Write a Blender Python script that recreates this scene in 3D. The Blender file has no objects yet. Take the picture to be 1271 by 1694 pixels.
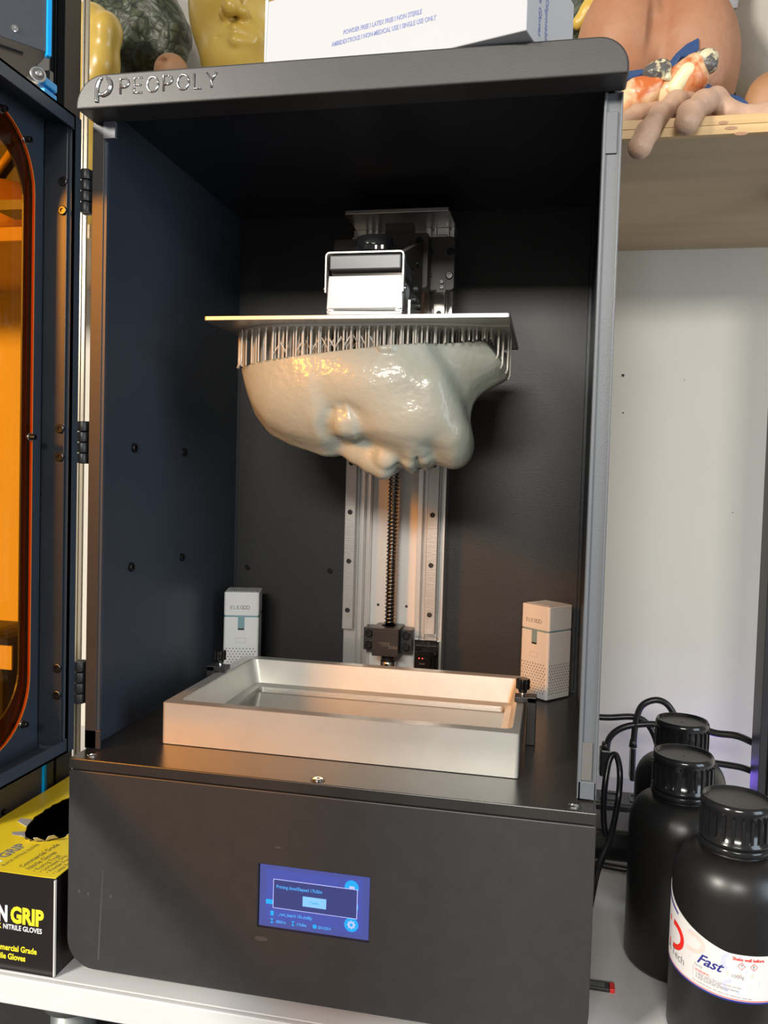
import bpy, bmesh, math, random
import numpy as np
from mathutils import Matrix, Vector, Euler

random.seed(7)
S = bpy.context.scene
C = S.collection
PI = math.pi
R = math.radians

# ------------------------------------------------------------------ camera
CL = (0.40943933, -0.64914121, 0.25561223)
CE = (R(87.55738091), R(-1.6446593), R(11.58566451))
FPX = 1364.4075
cam_d = bpy.data.cameras.new('camera')
cam = bpy.data.objects.new('camera', cam_d)
C.objects.link(cam)
cam.location = CL
cam.rotation_euler = CE
cam_d.sensor_fit = 'VERTICAL'
cam_d.sensor_height = 24
cam_d.lens = 24 * FPX / 1694
cam_d.clip_start = 0.02
S.camera = cam

# ------------------------------------------------------------------ world and lamps
W = bpy.data.worlds.new('room_light')
S.world = W
W.use_nodes = True
W.node_tree.nodes['Background'].inputs[0].default_value = (1.0, 0.965, 0.91, 1)
W.node_tree.nodes['Background'].inputs[1].default_value = 0.29


def area(name, loc, target, sx, sy, power, col):
    l = bpy.data.lights.new(name, 'AREA')
    l.shape = 'RECTANGLE'
    l.size, l.size_y = sx, sy
    l.energy = power
    l.color = col
    o = bpy.data.objects.new(name, l)
    C.objects.link(o)
    o.location = loc
    o.rotation_euler = (Vector(target) - Vector(loc)).to_track_quat('-Z', 'Y').to_euler()
    return o


area('ceiling_lamp_left', (-1.32, -2.10, 1.22), (0.1, 0.1, 0.1), 0.45, 0.35, 95, (1.0, 0.93, 0.83))
area('ceiling_lamp_middle', (0.35, -3.1, 1.30), (0.25, 0.1, 0.2), 1.1, 0.35, 62, (1.0, 0.955, 0.87))
area('daylight_window', (2.1, -0.9, 0.45), (0.2, 0.1, 0.2), 0.9, 1.1, 20, (0.74, 0.87, 1.0))

S.view_settings.view_transform = 'Standard'
S.view_settings.look = 'None'
S.view_settings.gamma = 1
S.view_settings.use_curve_mapping = False
S.view_settings.exposure = 0.0

# ------------------------------------------------------------------ helpers
cam_M = Euler(CE, 'XYZ').to_matrix()


def at(px, py, x=None, y=None, z=None):
    """the point seen at a photo pixel on a world plane"""
    r = cam_M @ Vector(((px - 635.5) / FPX, -(py - 847) / FPX, -1))
    i, v = (0, x) if x is not None else (1, y) if y is not None else (2, z)
    return Vector(CL) + r * ((v - CL[i]) / r[i])


def mat(name, col, rough=0.5, metal=0.0, bump=0.0, bscale=200, bdist=0.001, var=0.0, vscale=20, coat=0.0,
        sss=0.0, emis=None, estr=1.0, spec=0.5, aniso=None, stretch=None, col2=None, detail=3):
    m = bpy.data.materials.new(name)
    m.use_nodes = True
    nt = m.node_tree
    b = nt.nodes['Principled BSDF']
    b.inputs['Base Color'].default_value = (*col, 1)
    b.inputs['Roughness'].default_value = rough
    b.inputs['Metallic'].default_value = metal
    b.inputs['Specular IOR Level'].default_value = spec
    b.inputs['Coat Weight'].default_value = coat
    b.inputs['Coat Roughness'].default_value = 0.08
    if sss:
        b.inputs['Subsurface Weight'].default_value = sss
        b.inputs['Subsurface Radius'].default_value = (1, 0.8, 0.5)
        b.inputs['Subsurface Scale'].default_value = 0.012
    if emis:
        b.inputs['Emission Color'].default_value = (*emis, 1)
        b.inputs['Emission Strength'].default_value = estr
    tc = nt.nodes.new('ShaderNodeTexCoord')
    src = tc.outputs['Object']
    if stretch:
        mp = nt.nodes.new('ShaderNodeMapping')
        mp.inputs['Scale'].default_value = stretch
        nt.links.new(src, mp.inputs[0])
        src = mp.outputs[0]
    if bump:
        n = nt.nodes.new('ShaderNodeTexNoise')
        n.inputs['Scale'].default_value = bscale
        n.inputs['Detail'].default_value = detail
        nt.links.new(src, n.inputs['Vector'])
        bp = nt.nodes.new('ShaderNodeBump')
        bp.inputs['Strength'].default_value = bump
        bp.inputs['Distance'].default_value = bdist
        nt.links.new(n.outputs[0], bp.inputs['Height'])
        nt.links.new(bp.outputs[0], b.inputs['Normal'])
        if coat:
            nt.links.new(bp.outputs[0], b.inputs['Coat Normal'])
    if var or col2:
        n = nt.nodes.new('ShaderNodeTexNoise')
        n.inputs['Scale'].default_value = vscale
        n.inputs['Detail'].default_value = 6
        n.inputs['Roughness'].default_value = 0.6
        nt.links.new(src, n.inputs['Vector'])
        rp = nt.nodes.new('ShaderNodeValToRGB')
        rp.color_ramp.elements[0].position = 0.35
        rp.color_ramp.elements[1].position = 0.65
        c2 = col2 if col2 else tuple(c * (1 - var) for c in col)
        rp.color_ramp.elements[0].color = (*c2, 1)
        rp.color_ramp.elements[1].color = (*col, 1)
        nt.links.new(n.outputs[0], rp.inputs[0])
        nt.links.new(rp.outputs[0], b.inputs['Base Color'])
    return m


class MB:
    """collects shapes for ONE mesh object"""

    def __init__(self):
        self.v = []
        self.f = []
        self.sm = []

    def add(self, vs, fs, smooth=False):
        o = len(self.v)
        self.v += [tuple(p) for p in vs]
        self.f += [tuple(i + o for i in f) for f in fs]
        self.sm += [smooth] * len(fs)
        return self

    def box(self, a, b, M=None):
        x0, y0, z0 = a
        x1, y1, z1 = b
        vs = [Vector(p) for p in ((x0, y0, z0), (x1, y0, z0), (x1, y1, z0), (x0, y1, z0),
                                  (x0, y0, z1), (x1, y0, z1), (x1, y1, z1), (x0, y1, z1))]
        if M:
            vs = [M @ p for p in vs]
        return self.add(vs, [(0, 3, 2, 1), (4, 5, 6, 7), (0, 1, 5, 4), (1, 2, 6, 5), (2, 3, 7, 6), (3, 0, 4, 7)])

    def cyl(self, p, q, r, n=20, r2=None, caps=True):
        p, q = Vector(p), Vector(q)
        r2 = r if r2 is None else r2
        d = (q - p).normalized()
        u = d.orthogonal().normalized()
        w = d.cross(u)
        vs = []
        for c, rr in ((p, r), (q, r2)):
            vs += [c + (u * math.cos(2 * PI * i / n) + w * math.sin(2 * PI * i / n)) * rr for i in range(n)]
        self.add(vs, [(i, (i + 1) % n, n + (i + 1) % n, n + i) for i in range(n)], True)
        if caps:
            self.add(vs, [tuple(range(n - 1, -1, -1)), tuple(range(n, 2 * n))])
        return self

    def tube(self, pts, r, n=8, closed=False):
        pts = [Vector(p) for p in pts]
        m = len(pts)
        rs = r if isinstance(r, (list, tuple)) else [r] * m
        vs = []
        up = None
        for i in range(m):
            if closed:
                t = (pts[(i + 1) % m] - pts[i - 1]).normalized()
            else:
                t = (pts[min(i + 1, m - 1)] - pts[max(i - 1, 0)]).normalized()
            if up is None:
                up = t.orthogonal().normalized()
            up = (up - t * up.dot(t)).normalized()
            w = t.cross(up)
            vs += [pts[i] + (up * math.cos(2 * PI * k / n) + w * math.sin(2 * PI * k / n)) * rs[i] for k in range(n)]
        fs = []
        for i in range(m if closed else m - 1):
            j = (i + 1) % m
            fs += [(i * n + k, i * n + (k + 1) % n, j * n + (k + 1) % n, j * n + k) for k in range(n)]
        self.add(vs, fs, True)
        if not closed:
            self.add(vs[:n], [tuple(range(n - 1, -1, -1))])
            self.add(vs[-n:], [tuple(range(n))])
        return self

    def lathe(self, prof, n=48, c=(0, 0), smooth=True):
        vs = []
        for r, z in prof:
            vs += [(c[0] + r * math.cos(2 * PI * i / n), c[1] + r * math.sin(2 * PI * i / n), z) for i in range(n)]
        fs = []
        for j in range(len(prof) - 1):
            fs += [(j * n + i, j * n + (i + 1) % n, (j + 1) * n + (i + 1) % n, (j + 1) * n + i) for i in range(n)]
        return self.add(vs, fs, smooth)

    def prism(self, poly, axis, a, b):
        """extrude a 2D outline along axis 'x','y' or 'z' from a to b"""
        def P(u, v, w):
            return {'x': (w, u, v), 'y': (u, w, v), 'z': (u, v, w)}[axis]
        n = len(poly)
        vs = [P(u, v, a) for u, v in poly] + [P(u, v, b) for u, v in poly]
        fs = [(i, (i + 1) % n, n + (i + 1) % n, n + i) for i in range(n)]
        fs += [tuple(range(n - 1, -1, -1)), tuple(range(n, 2 * n))]
        return self.add(vs, fs)

    def ring(self, outer, inner, axis, a, b):
        """frame between two outlines with the same number of points"""
        def P(u, v, w):
            return {'x': (w, u, v), 'y': (u, w, v), 'z': (u, v, w)}[axis]
        n = len(outer)
        vs = []
        for pl in (outer, inner):
            for w in (a, b):
                vs += [P(u, v, w) for u, v in pl]
        fs = []
        for i in range(n):
            j = (i + 1) % n
            fs += [(i, j, 2 * n + j, 2 * n + i), (n + i, 3 * n + i, 3 * n + j, n + j),
                   (i, n + i, n + j, j), (2 * n + i, 2 * n + j, 3 * n + j, 3 * n + i)]
        return self.add(vs, fs)

    def build(self, name, material, parent=None, bevel=0, seg=2, local=False, kind=None, label=None):
        me = bpy.data.meshes.new(name)
        me.from_pydata([tuple(p) for p in self.v], [], self.f)
        me.polygons.foreach_set('use_smooth', self.sm)
        bm = bmesh.new()
        bm.from_mesh(me)
        bmesh.ops.remove_doubles(bm, verts=bm.verts, dist=1e-6)
        bmesh.ops.recalc_face_normals(bm, faces=bm.faces)
        bm.to_mesh(me)
        bm.free()
        return finish(name, me, material, parent, bevel, seg, local, kind, label)


def wpos(o):
    p = Vector((0, 0, 0))
    while o:
        p += o.location
        o = o.parent
    return p


def finish(name, me, material, parent=None, bevel=0, seg=2, local=False, kind=None, label=None):
    me.materials.append(material)
    o = bpy.data.objects.new(name, me)
    C.objects.link(o)
    if parent:
        o.parent = parent
        if not local:
            o.location = -wpos(parent)
    if bevel:
        m = o.modifiers.new('edge', 'BEVEL')
        m.width = bevel
        m.segments = seg
        m.limit_method = 'ANGLE'
        m.angle_limit = R(40)
        m.harden_normals = False
    if kind:
        o['kind'] = kind
    if label:
        o['label'] = label
    return o


def tag(o, label, cat, group=None, kind=None):
    o['label'] = label
    o['category'] = cat
    if group:
        o['group'] = group
    if kind:
        o['kind'] = kind
    return o


def thing(name, label, cat, loc=(0, 0, 0), rz=0, group=None):
    o = bpy.data.objects.new(name, None)
    o.empty_display_size = 0.02
    C.objects.link(o)
    o.location = loc
    o.rotation_euler = (0, 0, rz)
    return tag(o, label, cat, group)


def rrect(x0, y0, x1, y1, r, n=6, corners=(1, 1, 1, 1)):
    """rounded rectangle outline, corners order: lower left, lower right, upper right, upper left"""
    out = []
    cs = [(x0, y0, PI, 0), (x1, y0, 1.5 * PI, 1), (x1, y1, 0, 2), (x0, y1, 0.5 * PI, 3)]
    for cx, cy, a0, k in cs:
        rr = r * corners[k] if corners[k] else 1e-5
        ccx = cx + rr if cx == x0 else cx - rr
        ccy = cy + rr if cy == y0 else cy - rr
        for i in range(n + 1):
            a = a0 + 0.5 * PI * i / n
            out.append((ccx + rr * math.cos(a), ccy + rr * math.sin(a)))
    return out


def text(s, size, M, material, parent, name='lettering', ext=0.0002, sx=1.0, align='LEFT', shear=0.0,
         bold=0.0, local=False, wrap=None, label=None, sp=1.0):
    cu = bpy.data.curves.new(name, 'FONT')
    cu.body = s
    cu.size = size
    cu.extrude = ext
    cu.align_x = align
    cu.shear = shear
    cu.offset = bold
    cu.space_character = sp
    cu.resolution_u = 3
    o = bpy.data.objects.new(name, cu)
    C.objects.link(o)
    dg = bpy.context.evaluated_depsgraph_get()
    me = bpy.data.meshes.new_from_object(o.evaluated_get(dg))
    bpy.data.objects.remove(o)
    bpy.data.curves.remove(cu)
    for v in me.vertices:
        p = Vector((v.co.x * sx, v.co.y, v.co.z))
        v.co = wrap(p) if wrap else M @ p
    me.name = name
    me.materials.clear()
    return finish(name, me, material, parent, local=local, label=label)


def face_front(x, y, z):
    """text plane looking toward -Y"""
    return Matrix.Translation((x, y, z)) @ Matrix.Rotation(PI / 2, 4, 'X')


def catmull(pts, k=6):
    pts = [Vector(p) for p in pts]
    out = []
    for i in range(len(pts) - 1):
        p0, p1, p2, p3 = pts[max(i - 1, 0)], pts[i], pts[i + 1], pts[min(i + 2, len(pts) - 1)]
        for j in range(k):
            t = j / k
            out.append(0.5 * ((2 * p1) + (p2 - p0) * t + (2 * p0 - 5 * p1 + 4 * p2 - p3) * t * t
                              + (3 * p1 - p0 - 3 * p2 + p3) * t ** 3))
    out.append(pts[-1])
    return out


# --- sculpting with distance fields
def smin(a, b, k):
    h = np.clip(0.5 + 0.5 * (b - a) / k, 0, 1)
    return b * (1 - h) + a * h - k * h * (1 - h)


def smax(a, b, k):
    return -smin(-a, -b, k)


def ell(P, c, r):
    x, y, z = [(P[i] - c[i]) / r[i] for i in range(3)]
    k0 = np.sqrt(x * x + y * y + z * z)
    x, y, z = x / r[0], y / r[1], z / r[2]
    k1 = np.sqrt(x * x + y * y + z * z) + 1e-9
    return k0 * (k0 - 1) / k1


def cap(P, a, b, ra, rb=None):
    rb = ra if rb is None else rb
    a = np.array(a, float)
    b = np.array(b, float)
    d = b - a
    h = sum((P[i] - a[i]) * d[i] for i in range(3)) / float(d @ d)
    h = np.clip(h, 0, 1)
    return np.sqrt(sum((P[i] - a[i] - d[i] * h) ** 2 for i in range(3))) - (ra + (rb - ra) * h)


def chain(P, pts, rs, k):
    d = None
    for i in range(len(pts) - 1):
        e = cap(P, pts[i], pts[i + 1], rs[i], rs[i + 1])
        d = e if d is None else smin(d, e, k)
    return d


def sculpt(name, f, lo, hi, h, material, parent=None, label=None):
    ax = [np.arange(lo[i], hi[i] + h, h, dtype=np.float32) for i in range(3)]
    P = np.meshgrid(*ax, indexing='ij')
    v = f(P)
    nx, ny, nz = v.shape
    ins = v < 0
    offs = [(0, 0, 0), (1, 0, 0), (0, 1, 0), (1, 1, 0), (0, 0, 1), (1, 0, 1), (0, 1, 1), (1, 1, 1)]
    cnt = np.zeros((nx - 1, ny - 1, nz - 1), np.int8)
    for a, b, c in offs:
        cnt += ins[a:nx - 1 + a, b:ny - 1 + b, c:nz - 1 + c]
    act = (cnt > 0) & (cnt < 8)
    idx = -np.ones(act.shape, np.int64)
    I = np.argwhere(act)
    idx[act] = np.arange(len(I))
    cv = [v[I[:, 0] + a, I[:, 1] + b, I[:, 2] + c] for a, b, c in offs]
    acc = np.zeros((len(I), 3))
    num = np.zeros(len(I))
    for p in range(8):
        for q in range(p + 1, 8):
            op, oq = np.array(offs[p]), np.array(offs[q])
            if np.abs(op - oq).sum() != 1:
                continue
            m = (cv[p] < 0) != (cv[q] < 0)
            t = np.where(m, cv[p] / np.where(m, cv[p] - cv[q], 1), 0)
            pos = op[None] + t[:, None] * (oq - op)[None]
            acc += pos * m[:, None]
            num += m
    V = (I + acc / num[:, None]) * h + np.array(lo)[None]
    F = []
    for a in range(3):
        b, c = (a + 1) % 3, (a + 2) % 3
        sl0 = [slice(None)] * 3
        sl1 = [slice(None)] * 3
        sl0[a] = slice(0, -1)
        sl1[a] = slice(1, None)
        s0, s1 = ins[tuple(sl0)], ins[tuple(sl1)]
        E = np.argwhere(s0 != s1)
        sh = np.array(act.shape)
        ok = (E[:, b] > 0) & (E[:, c] > 0) & (E[:, b] < sh[b]) & (E[:, c] < sh[c])
        E = E[ok]
        flip = s0[E[:, 0], E[:, 1], E[:, 2]]
        q = []
        for db, dc in ((-1, -1), (0, -1), (0, 0), (-1, 0)):
            K = E.copy()
            K[:, b] += db
            K[:, c] += dc
            q.append(idx[K[:, 0], K[:, 1], K[:, 2]])
        q = np.stack(q, 1)
        q[~flip] = q[~flip][:, ::-1]
        F.append(q)
    F = np.concatenate(F)
    me = bpy.data.meshes.new(name)
    me.vertices.add(len(V))
    me.vertices.foreach_set('co', V.astype(np.float32).ravel())
    me.loops.add(F.size)
    me.loops.foreach_set('vertex_index', F.ravel().astype(np.int32))
    me.polygons.add(len(F))
    me.polygons.foreach_set('loop_start', np.arange(0, F.size, 4, dtype=np.int32))
    me.polygons.foreach_set('loop_total', np.full(len(F), 4, np.int32))
    me.polygons.foreach_set('use_smooth', np.ones(len(F), bool))
    me.update()
    me.validate()
    return finish(name, me, material, parent, label=label)


# ------------------------------------------------------------------ materials
M = {}
M['powder'] = mat('powder_coat', (0.036, 0.034, 0.034), 0.42, bump=0.06, bscale=900, var=0.12, vscale=60)
M['powder_in'] = mat('blue_cast_black_paint', (0.024, 0.030, 0.040), 0.38, bump=0.06, bscale=900, var=0.3, vscale=6)  # blue of reflected daylight mixed into the inner black paint
M['powder_daylit'] = mat('daylit_black_paint', (0.042, 0.055, 0.074), 0.42, bump=0.08, bscale=900)  # black paint with the blue daylight it reflects mixed into the colour
M['powder_lit'] = mat('lit_post_paint', (0.115, 0.125, 0.140), 0.42, bump=0.14, bscale=900)  # black coat made paler: light reflected from the right put into the colour
M['deck'] = mat('deck_black_satin', (0.032, 0.030, 0.028), 0.30, bump=0.05, bscale=500, var=0.3, vscale=9)
M['black'] = mat('black_anodised', (0.022, 0.022, 0.023), 0.4)
M['plate_black'] = mat('carriage_black', (0.075, 0.072, 0.068), 0.5, bump=0.10, bscale=800)
M['gloss_black'] = mat('gloss_black_plastic', (0.008, 0.008, 0.009), 0.12)
M['steel_bolt'] = mat('dark_steel_bolt', (0.05, 0.05, 0.052), 0.3, 0.9)
M['chrome'] = mat('chrome', (0.85, 0.84, 0.83), 0.08, 1.0)
M['alu'] = mat('milled_aluminium', (0.86, 0.85, 0.83), 0.30, 0.8, bump=0.05, bscale=60, stretch=(1, 1, 12))
M['alu_rail'] = mat('brushed_rail_steel', (0.66, 0.64, 0.61), 0.34, 0.85, bump=0.12, bscale=160, stretch=(1, 1, 6))
M['alu_vat'] = mat('anodised_vat_aluminium', (0.70, 0.68, 0.63), 0.38, 0.6, bump=0.12, bscale=25, var=0.08, vscale=18)
M['alu_satin'] = mat('satin_aluminium', (0.66, 0.65, 0.63), 0.3, 1.0)
M['alu_grey'] = mat('grey_block_aluminium', (0.13, 0.135, 0.14), 0.35, 0.6)
M['alu_white'] = mat('bright_block_aluminium', (0.92, 0.92, 0.91), 0.5, 0.25)
M['plate'] = mat('build_plate_steel', (0.66, 0.65, 0.62), 0.35, 0.9, bump=0.05, bscale=80)
M['resin'] = mat('cured_grey_resin', (0.43, 0.46, 0.40), 0.42, bump=0.6, bscale=150, coat=0.38, sss=0.25, detail=2)
M['resin_sup'] = mat('resin_supports', (0.58, 0.56, 0.50), 0.25, coat=0.4, sss=0.0)
M['film'] = mat('vat_film', (0.10, 0.095, 0.07), 0.12, 0.0, coat=0.5)
M['white_plastic'] = mat('white_plastic', (0.76, 0.77, 0.77), 0.4)
M['teal'] = mat('teal_insert', (0.22, 0.36, 0.40), 0.4)
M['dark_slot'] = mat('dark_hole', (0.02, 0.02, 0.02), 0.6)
M['slot_grey'] = mat('vent_hole_grey', (0.20, 0.19, 0.18), 0.6)
M['logo_dark'] = mat('dark_print', (0.10, 0.10, 0.11), 0.5)
M['wall'] = mat('painted_wall', (0.72, 0.68, 0.595), 0.75, bump=0.15, bscale=150, var=0.04, vscale=5)
M['bench'] = mat('white_laminate', (0.68, 0.67, 0.675), 0.45, var=0.05, vscale=8)
M['pipe'] = mat('galvanised_pipe', (0.32, 0.34, 0.34), 0.4, 0.6, var=0.35, vscale=30)
M['rack'] = mat('black_extrusion', (0.022, 0.023, 0.026), 0.42)
M['silver'] = mat('silver_channel', (0.42, 0.37, 0.28), 0.3, 0.3)
M['ply'] = mat('plywood_underside', (0.52, 0.39, 0.26), 0.6, col2=(0.45, 0.34, 0.22), vscale=6, stretch=(0.4, 6, 6))
M['pine'] = mat('laminated_pine', (0.62, 0.42, 0.20), 0.45, col2=(0.52, 0.33, 0.14), vscale=9, stretch=(0.5, 8, 14))
M['knot'] = mat('pine_knot', (0.38, 0.20, 0.11), 0.5)
M['bottle'] = mat('black_bottle_plastic', (0.011, 0.0105, 0.0105), 0.36, bump=0.06, bscale=40)
M['cap'] = mat('black_cap_plastic', (0.012, 0.012, 0.013), 0.15)
M['cap_top'] = mat('cap_top_plastic', (0.06, 0.058, 0.054), 0.4)
M['label_white'] = mat('label_white', (0.76, 0.73, 0.72), 0.35)
M['navy'] = mat('navy_ink', (0.03, 0.035, 0.25), 0.4)
M['red'] = mat('red_ink', (0.78, 0.03, 0.02), 0.4)
M['pale_red'] = mat('pale_red_ink', (0.85, 0.62, 0.56), 0.4)
M['pale_blue'] = mat('pale_blue_ink', (0.58, 0.60, 0.76), 0.4)
M['grey_ink'] = mat('grey_ink', (0.30, 0.30, 0.33), 0.5)
M['cable'] = mat('black_cable', (0.012, 0.012, 0.013), 0.3)
M['yellow_card'] = mat('yellow_card', (0.80, 0.60, 0.02), 0.35, var=0.1, vscale=14)
M['dark_card'] = mat('black_card', (0.016, 0.012, 0.012), 0.22)
M['card_edge'] = mat('torn_card_edge', (0.66, 0.62, 0.60), 0.7)
M['grey_print'] = mat('olive_print', (0.20, 0.16, 0.03), 0.5)
M['yellow_ink'] = mat('yellow_ink', (0.86, 0.72, 0.03), 0.4)
M['white_ink'] = mat('white_ink', (0.85, 0.85, 0.85), 0.4)
M['white_card'] = mat('white_card', (0.43, 0.435, 0.46), 0.55, bump=0.1, bscale=30)
M['blue_ink'] = mat('slate_blue_ink', (0.16, 0.20, 0.42), 0.5)
M['cyan_trim'] = mat('cyan_plastic', (0.0, 0.36, 0.85), 0.3)
M['grey_metal'] = mat('dark_grey_metal', (0.065, 0.072, 0.085), 0.45, bump=0.2, bscale=700)
M['mid_grey'] = mat('mid_grey_metal', (0.13, 0.12, 0.115), 0.5)
M['yellow_latex'] = mat('yellow_latex', (0.62, 0.43, 0.09), 0.36, bump=0.3, bscale=30, col2=(0.54, 0.35, 0.06), vscale=22, coat=0.2)
M['clay'] = mat('terracotta_clay', (0.33, 0.135, 0.060), 0.62, bump=0.7, bscale=35, bdist=.004, col2=(0.37, 0.19, 0.11), vscale=14)
M['plaster'] = mat('pale_plaster', (0.36, 0.34, 0.30), 0.7, bump=0.5, bscale=40, bdist=.003, var=0.12, vscale=16)
M['tan'] = mat('tan_clay', (0.42, 0.21, 0.10), 0.55, var=0.25, vscale=18)
M['flesh'] = mat('flesh_silicone', (0.50, 0.32, 0.225), 0.5, bump=0.6, bscale=80, bdist=.003, col2=(0.44, 0.27, 0.18), vscale=40, sss=0.1)
M['dark_fur'] = mat('dark_grey_rubber', (0.13, 0.12, 0.11), 0.5, bump=0.8, bscale=60, var=0.5, vscale=30)
M['blue_plastic'] = mat('blue_glossy_plastic', (0.03, 0.07, 0.19), 0.2, var=0.3, vscale=30)
M['red_plastic'] = mat('red_plastic', (0.8, 0.02, 0.02), 0.35)
M['led_red'] = mat('red_led', (0.5, 0.0, 0.0), 0.3, emis=(1, 0.05, 0.03), estr=6)
M['led_blue'] = mat('blue_led', (0.02, 0.0, 0.3), 0.3, emis=(0.12, 0.08, 1), estr=5)


def emit(name, col, k=1.0):
    return mat(name, tuple(c * 0.25 for c in col), 0.15, emis=col, estr=k)


M['scr'] = emit('screen_blue', (0.075, 0.095, 0.36), 0.8)
M['scr2'] = emit('screen_panel', (0.065, 0.09, 0.40), 0.9)
M['scr3'] = emit('screen_dialog', (0.045, 0.055, 0.20), 0.9)
M['scr_line'] = emit('screen_line', (0.45, 0.50, 0.95), 1.0)
M['scr_cyan'] = emit('screen_cyan', (0.02, 0.36, 0.85), 1.0)
M['scr_txt'] = emit('screen_text', (0.08, 0.42, 0.95), 1.0)
M['scr_btn'] = emit('screen_button', (0.22, 0.52, 0.92), 1.0)


def voronoi_skin(name, c1, c2, scale):
    m = mat(name, c1, 0.5)
    nt = m.node_tree
    b = nt.nodes['Principled BSDF']
    tc = [n for n in nt.nodes if n.type == 'TEX_COORD'][0]
    nz = nt.nodes.new('ShaderNodeTexNoise')
    nz.inputs['Scale'].default_value = 12
    mx = nt.nodes.new('ShaderNodeVectorMath')
    mx.operation = 'MULTIPLY_ADD'
    mx.inputs[1].default_value = (0.09, 0.09, 0.05)
    nt.links.new(tc.outputs['Object'], nz.inputs['Vector'])
    nt.links.new(nz.outputs['Color'], mx.inputs[0])
    nt.links.new(tc.outputs['Object'], mx.inputs[2])
    v = nt.nodes.new('ShaderNodeTexVoronoi')
    v.feature = 'DISTANCE_TO_EDGE'
    v.inputs['Scale'].default_value = scale
    nt.links.new(mx.outputs[0], v.inputs['Vector'])
    rp = nt.nodes.new('ShaderNodeValToRGB')
    rp.color_ramp.elements[0].color = (*c2, 1)
    rp.color_ramp.elements[1].color = (*c1, 1)
    rp.color_ramp.elements[1].position = 0.2
    nt.links.new(v.outputs['Distance'], rp.inputs[0])
    n2 = nt.nodes.new('ShaderNodeTexNoise')
    n2.inputs['Scale'].default_value = 60
    n2.inputs['Detail'].default_value = 5
    nt.links.new(tc.outputs['Object'], n2.inputs['Vector'])
    mc = nt.nodes.new('ShaderNodeMixRGB')
    mc.blend_type = 'MULTIPLY'
    mc.inputs[0].default_value = 0.7
    nt.links.new(rp.outputs[0], mc.inputs[1])
    r3 = nt.nodes.new('ShaderNodeValToRGB')
    r3.color_ramp.elements[0].position = 0.35
    r3.color_ramp.elements[0].color = (0.35, 0.35, 0.3, 1)
    r3.color_ramp.elements[1].position = 0.6
    nt.links.new(n2.outputs[0], r3.inputs[0])
    nt.links.new(r3.outputs[0], mc.inputs[2])
    nt.links.new(mc.outputs[0], b.inputs['Base Color'])
    bp = nt.nodes.new('ShaderNodeBump')
    bp.inputs['Distance'].default_value = 0.006
    bp.inputs['Strength'].default_value = 0.4
    nt.links.new(v.outputs['Distance'], bp.inputs['Height'])
    nt.links.new(bp.outputs[0], b.inputs['Normal'])
    return m


M['green_scale'] = voronoi_skin('green_scaly_skin', (0.055, 0.070, 0.036), (0.012, 0.017, 0.010), 70)


def acrylic():
    m = bpy.data.materials.new('orange_acrylic')
    m.use_nodes = True
    nt = m.node_tree
    nt.nodes.clear()
    out = nt.nodes.new('ShaderNodeOutputMaterial')
    tr = nt.nodes.new('ShaderNodeBsdfTransparent')
    tr.inputs[0].default_value = (0.92, 0.555, 0.12, 1)
    gl = nt.nodes.new('ShaderNodeBsdfGlossy')
    gl.inputs['Roughness'].default_value = 0.02
    lw = nt.nodes.new('ShaderNodeLayerWeight')
    lw.inputs['Blend'].default_value = 0.5
    pw = nt.nodes.new('ShaderNodeMath')
    pw.operation = 'POWER'
    pw.inputs[1].default_value = 4
    nt.links.new(lw.outputs['Facing'], pw.inputs[0])
    fr = nt.nodes.new('ShaderNodeMath')
    fr.operation = 'MULTIPLY_ADD'
    fr.inputs[1].default_value = 0.7
    fr.inputs[2].default_value = 0.035
    nt.links.new(pw.outputs[0], fr.inputs[0])
    mx = nt.nodes.new('ShaderNodeMixShader')
    nt.links.new(fr.outputs[0], mx.inputs[0])
    nt.links.new(tr.outputs[0], mx.inputs[1])
    nt.links.new(gl.outputs[0], mx.inputs[2])
    nt.links.new(mx.outputs[0], out.inputs[0])
    return m


M['acrylic'] = acrylic()
M['acrylic_edge'] = mat('acrylic_edge_glow', (1.0, 0.30, 0.04), 0.3)  # bright orange stands in for light glowing out of the cut edge

# ================================================================== SETTING
o = MB().box((-2.2, 0.655, -1.1), (2.2, 0.70, 1.6)).build('wall_back', M['wall'], kind='structure')
holes = MB()
for px, py in ((1031, 621), (1031, 683), (1133, 629), (1213, 848)):
    p = at(px, py, y=0.6545)
    r = 0.0022 if (px, py) == (1031, 621) else 0.0012 if py == 683 else 0.0006
    MB().cyl((p.x, 0.6543, p.z), (p.x, 0.6556, p.z), r, 12).build('screw_hole', M['dark_slot'], o)
floor_m = mat('grey_floor', (0.10, 0.10, 0.10), 0.6, var=0.2, vscale=3)
MB().box((-2.2, -2.6, -1.12), (2.2, 0.70, -1.1)).build('floor', floor_m, kind='structure')

# ================================================================== WORKBENCH
ZB = -0.198
wb = thing('workbench', 'white laminate workbench top under the black printer', 'workbench', (0.2, 0.3, -0.24))
MB().box((-1.2, -0.006, -0.226), (1.3, 0.655, ZB)).build('bench_top', M['bench'], wb)
MB().box((-1.2, -0.0125, -0.2235), (1.3, -0.0072, ZB - 0.0003)).build('front_edge', M['bench'], wb, bevel=0.001)
lg = MB()
p = at(92, 1690, y=0.03)
lg.cyl((p.x, 0.06, -1.1), (p.x, 0.06, -0.226), 0.021, 28)
lg.cyl((p.x, 0.06, -0.262), (p.x, 0.06, -0.226), 0.028, 28)
lg.build('pipe_leg', M['pipe'], wb)
MB().box((-1.2, 0.10, -0.60), (1.3, 0.12, -0.2262)).build('apron', M['dark_slot'], wb)

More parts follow.
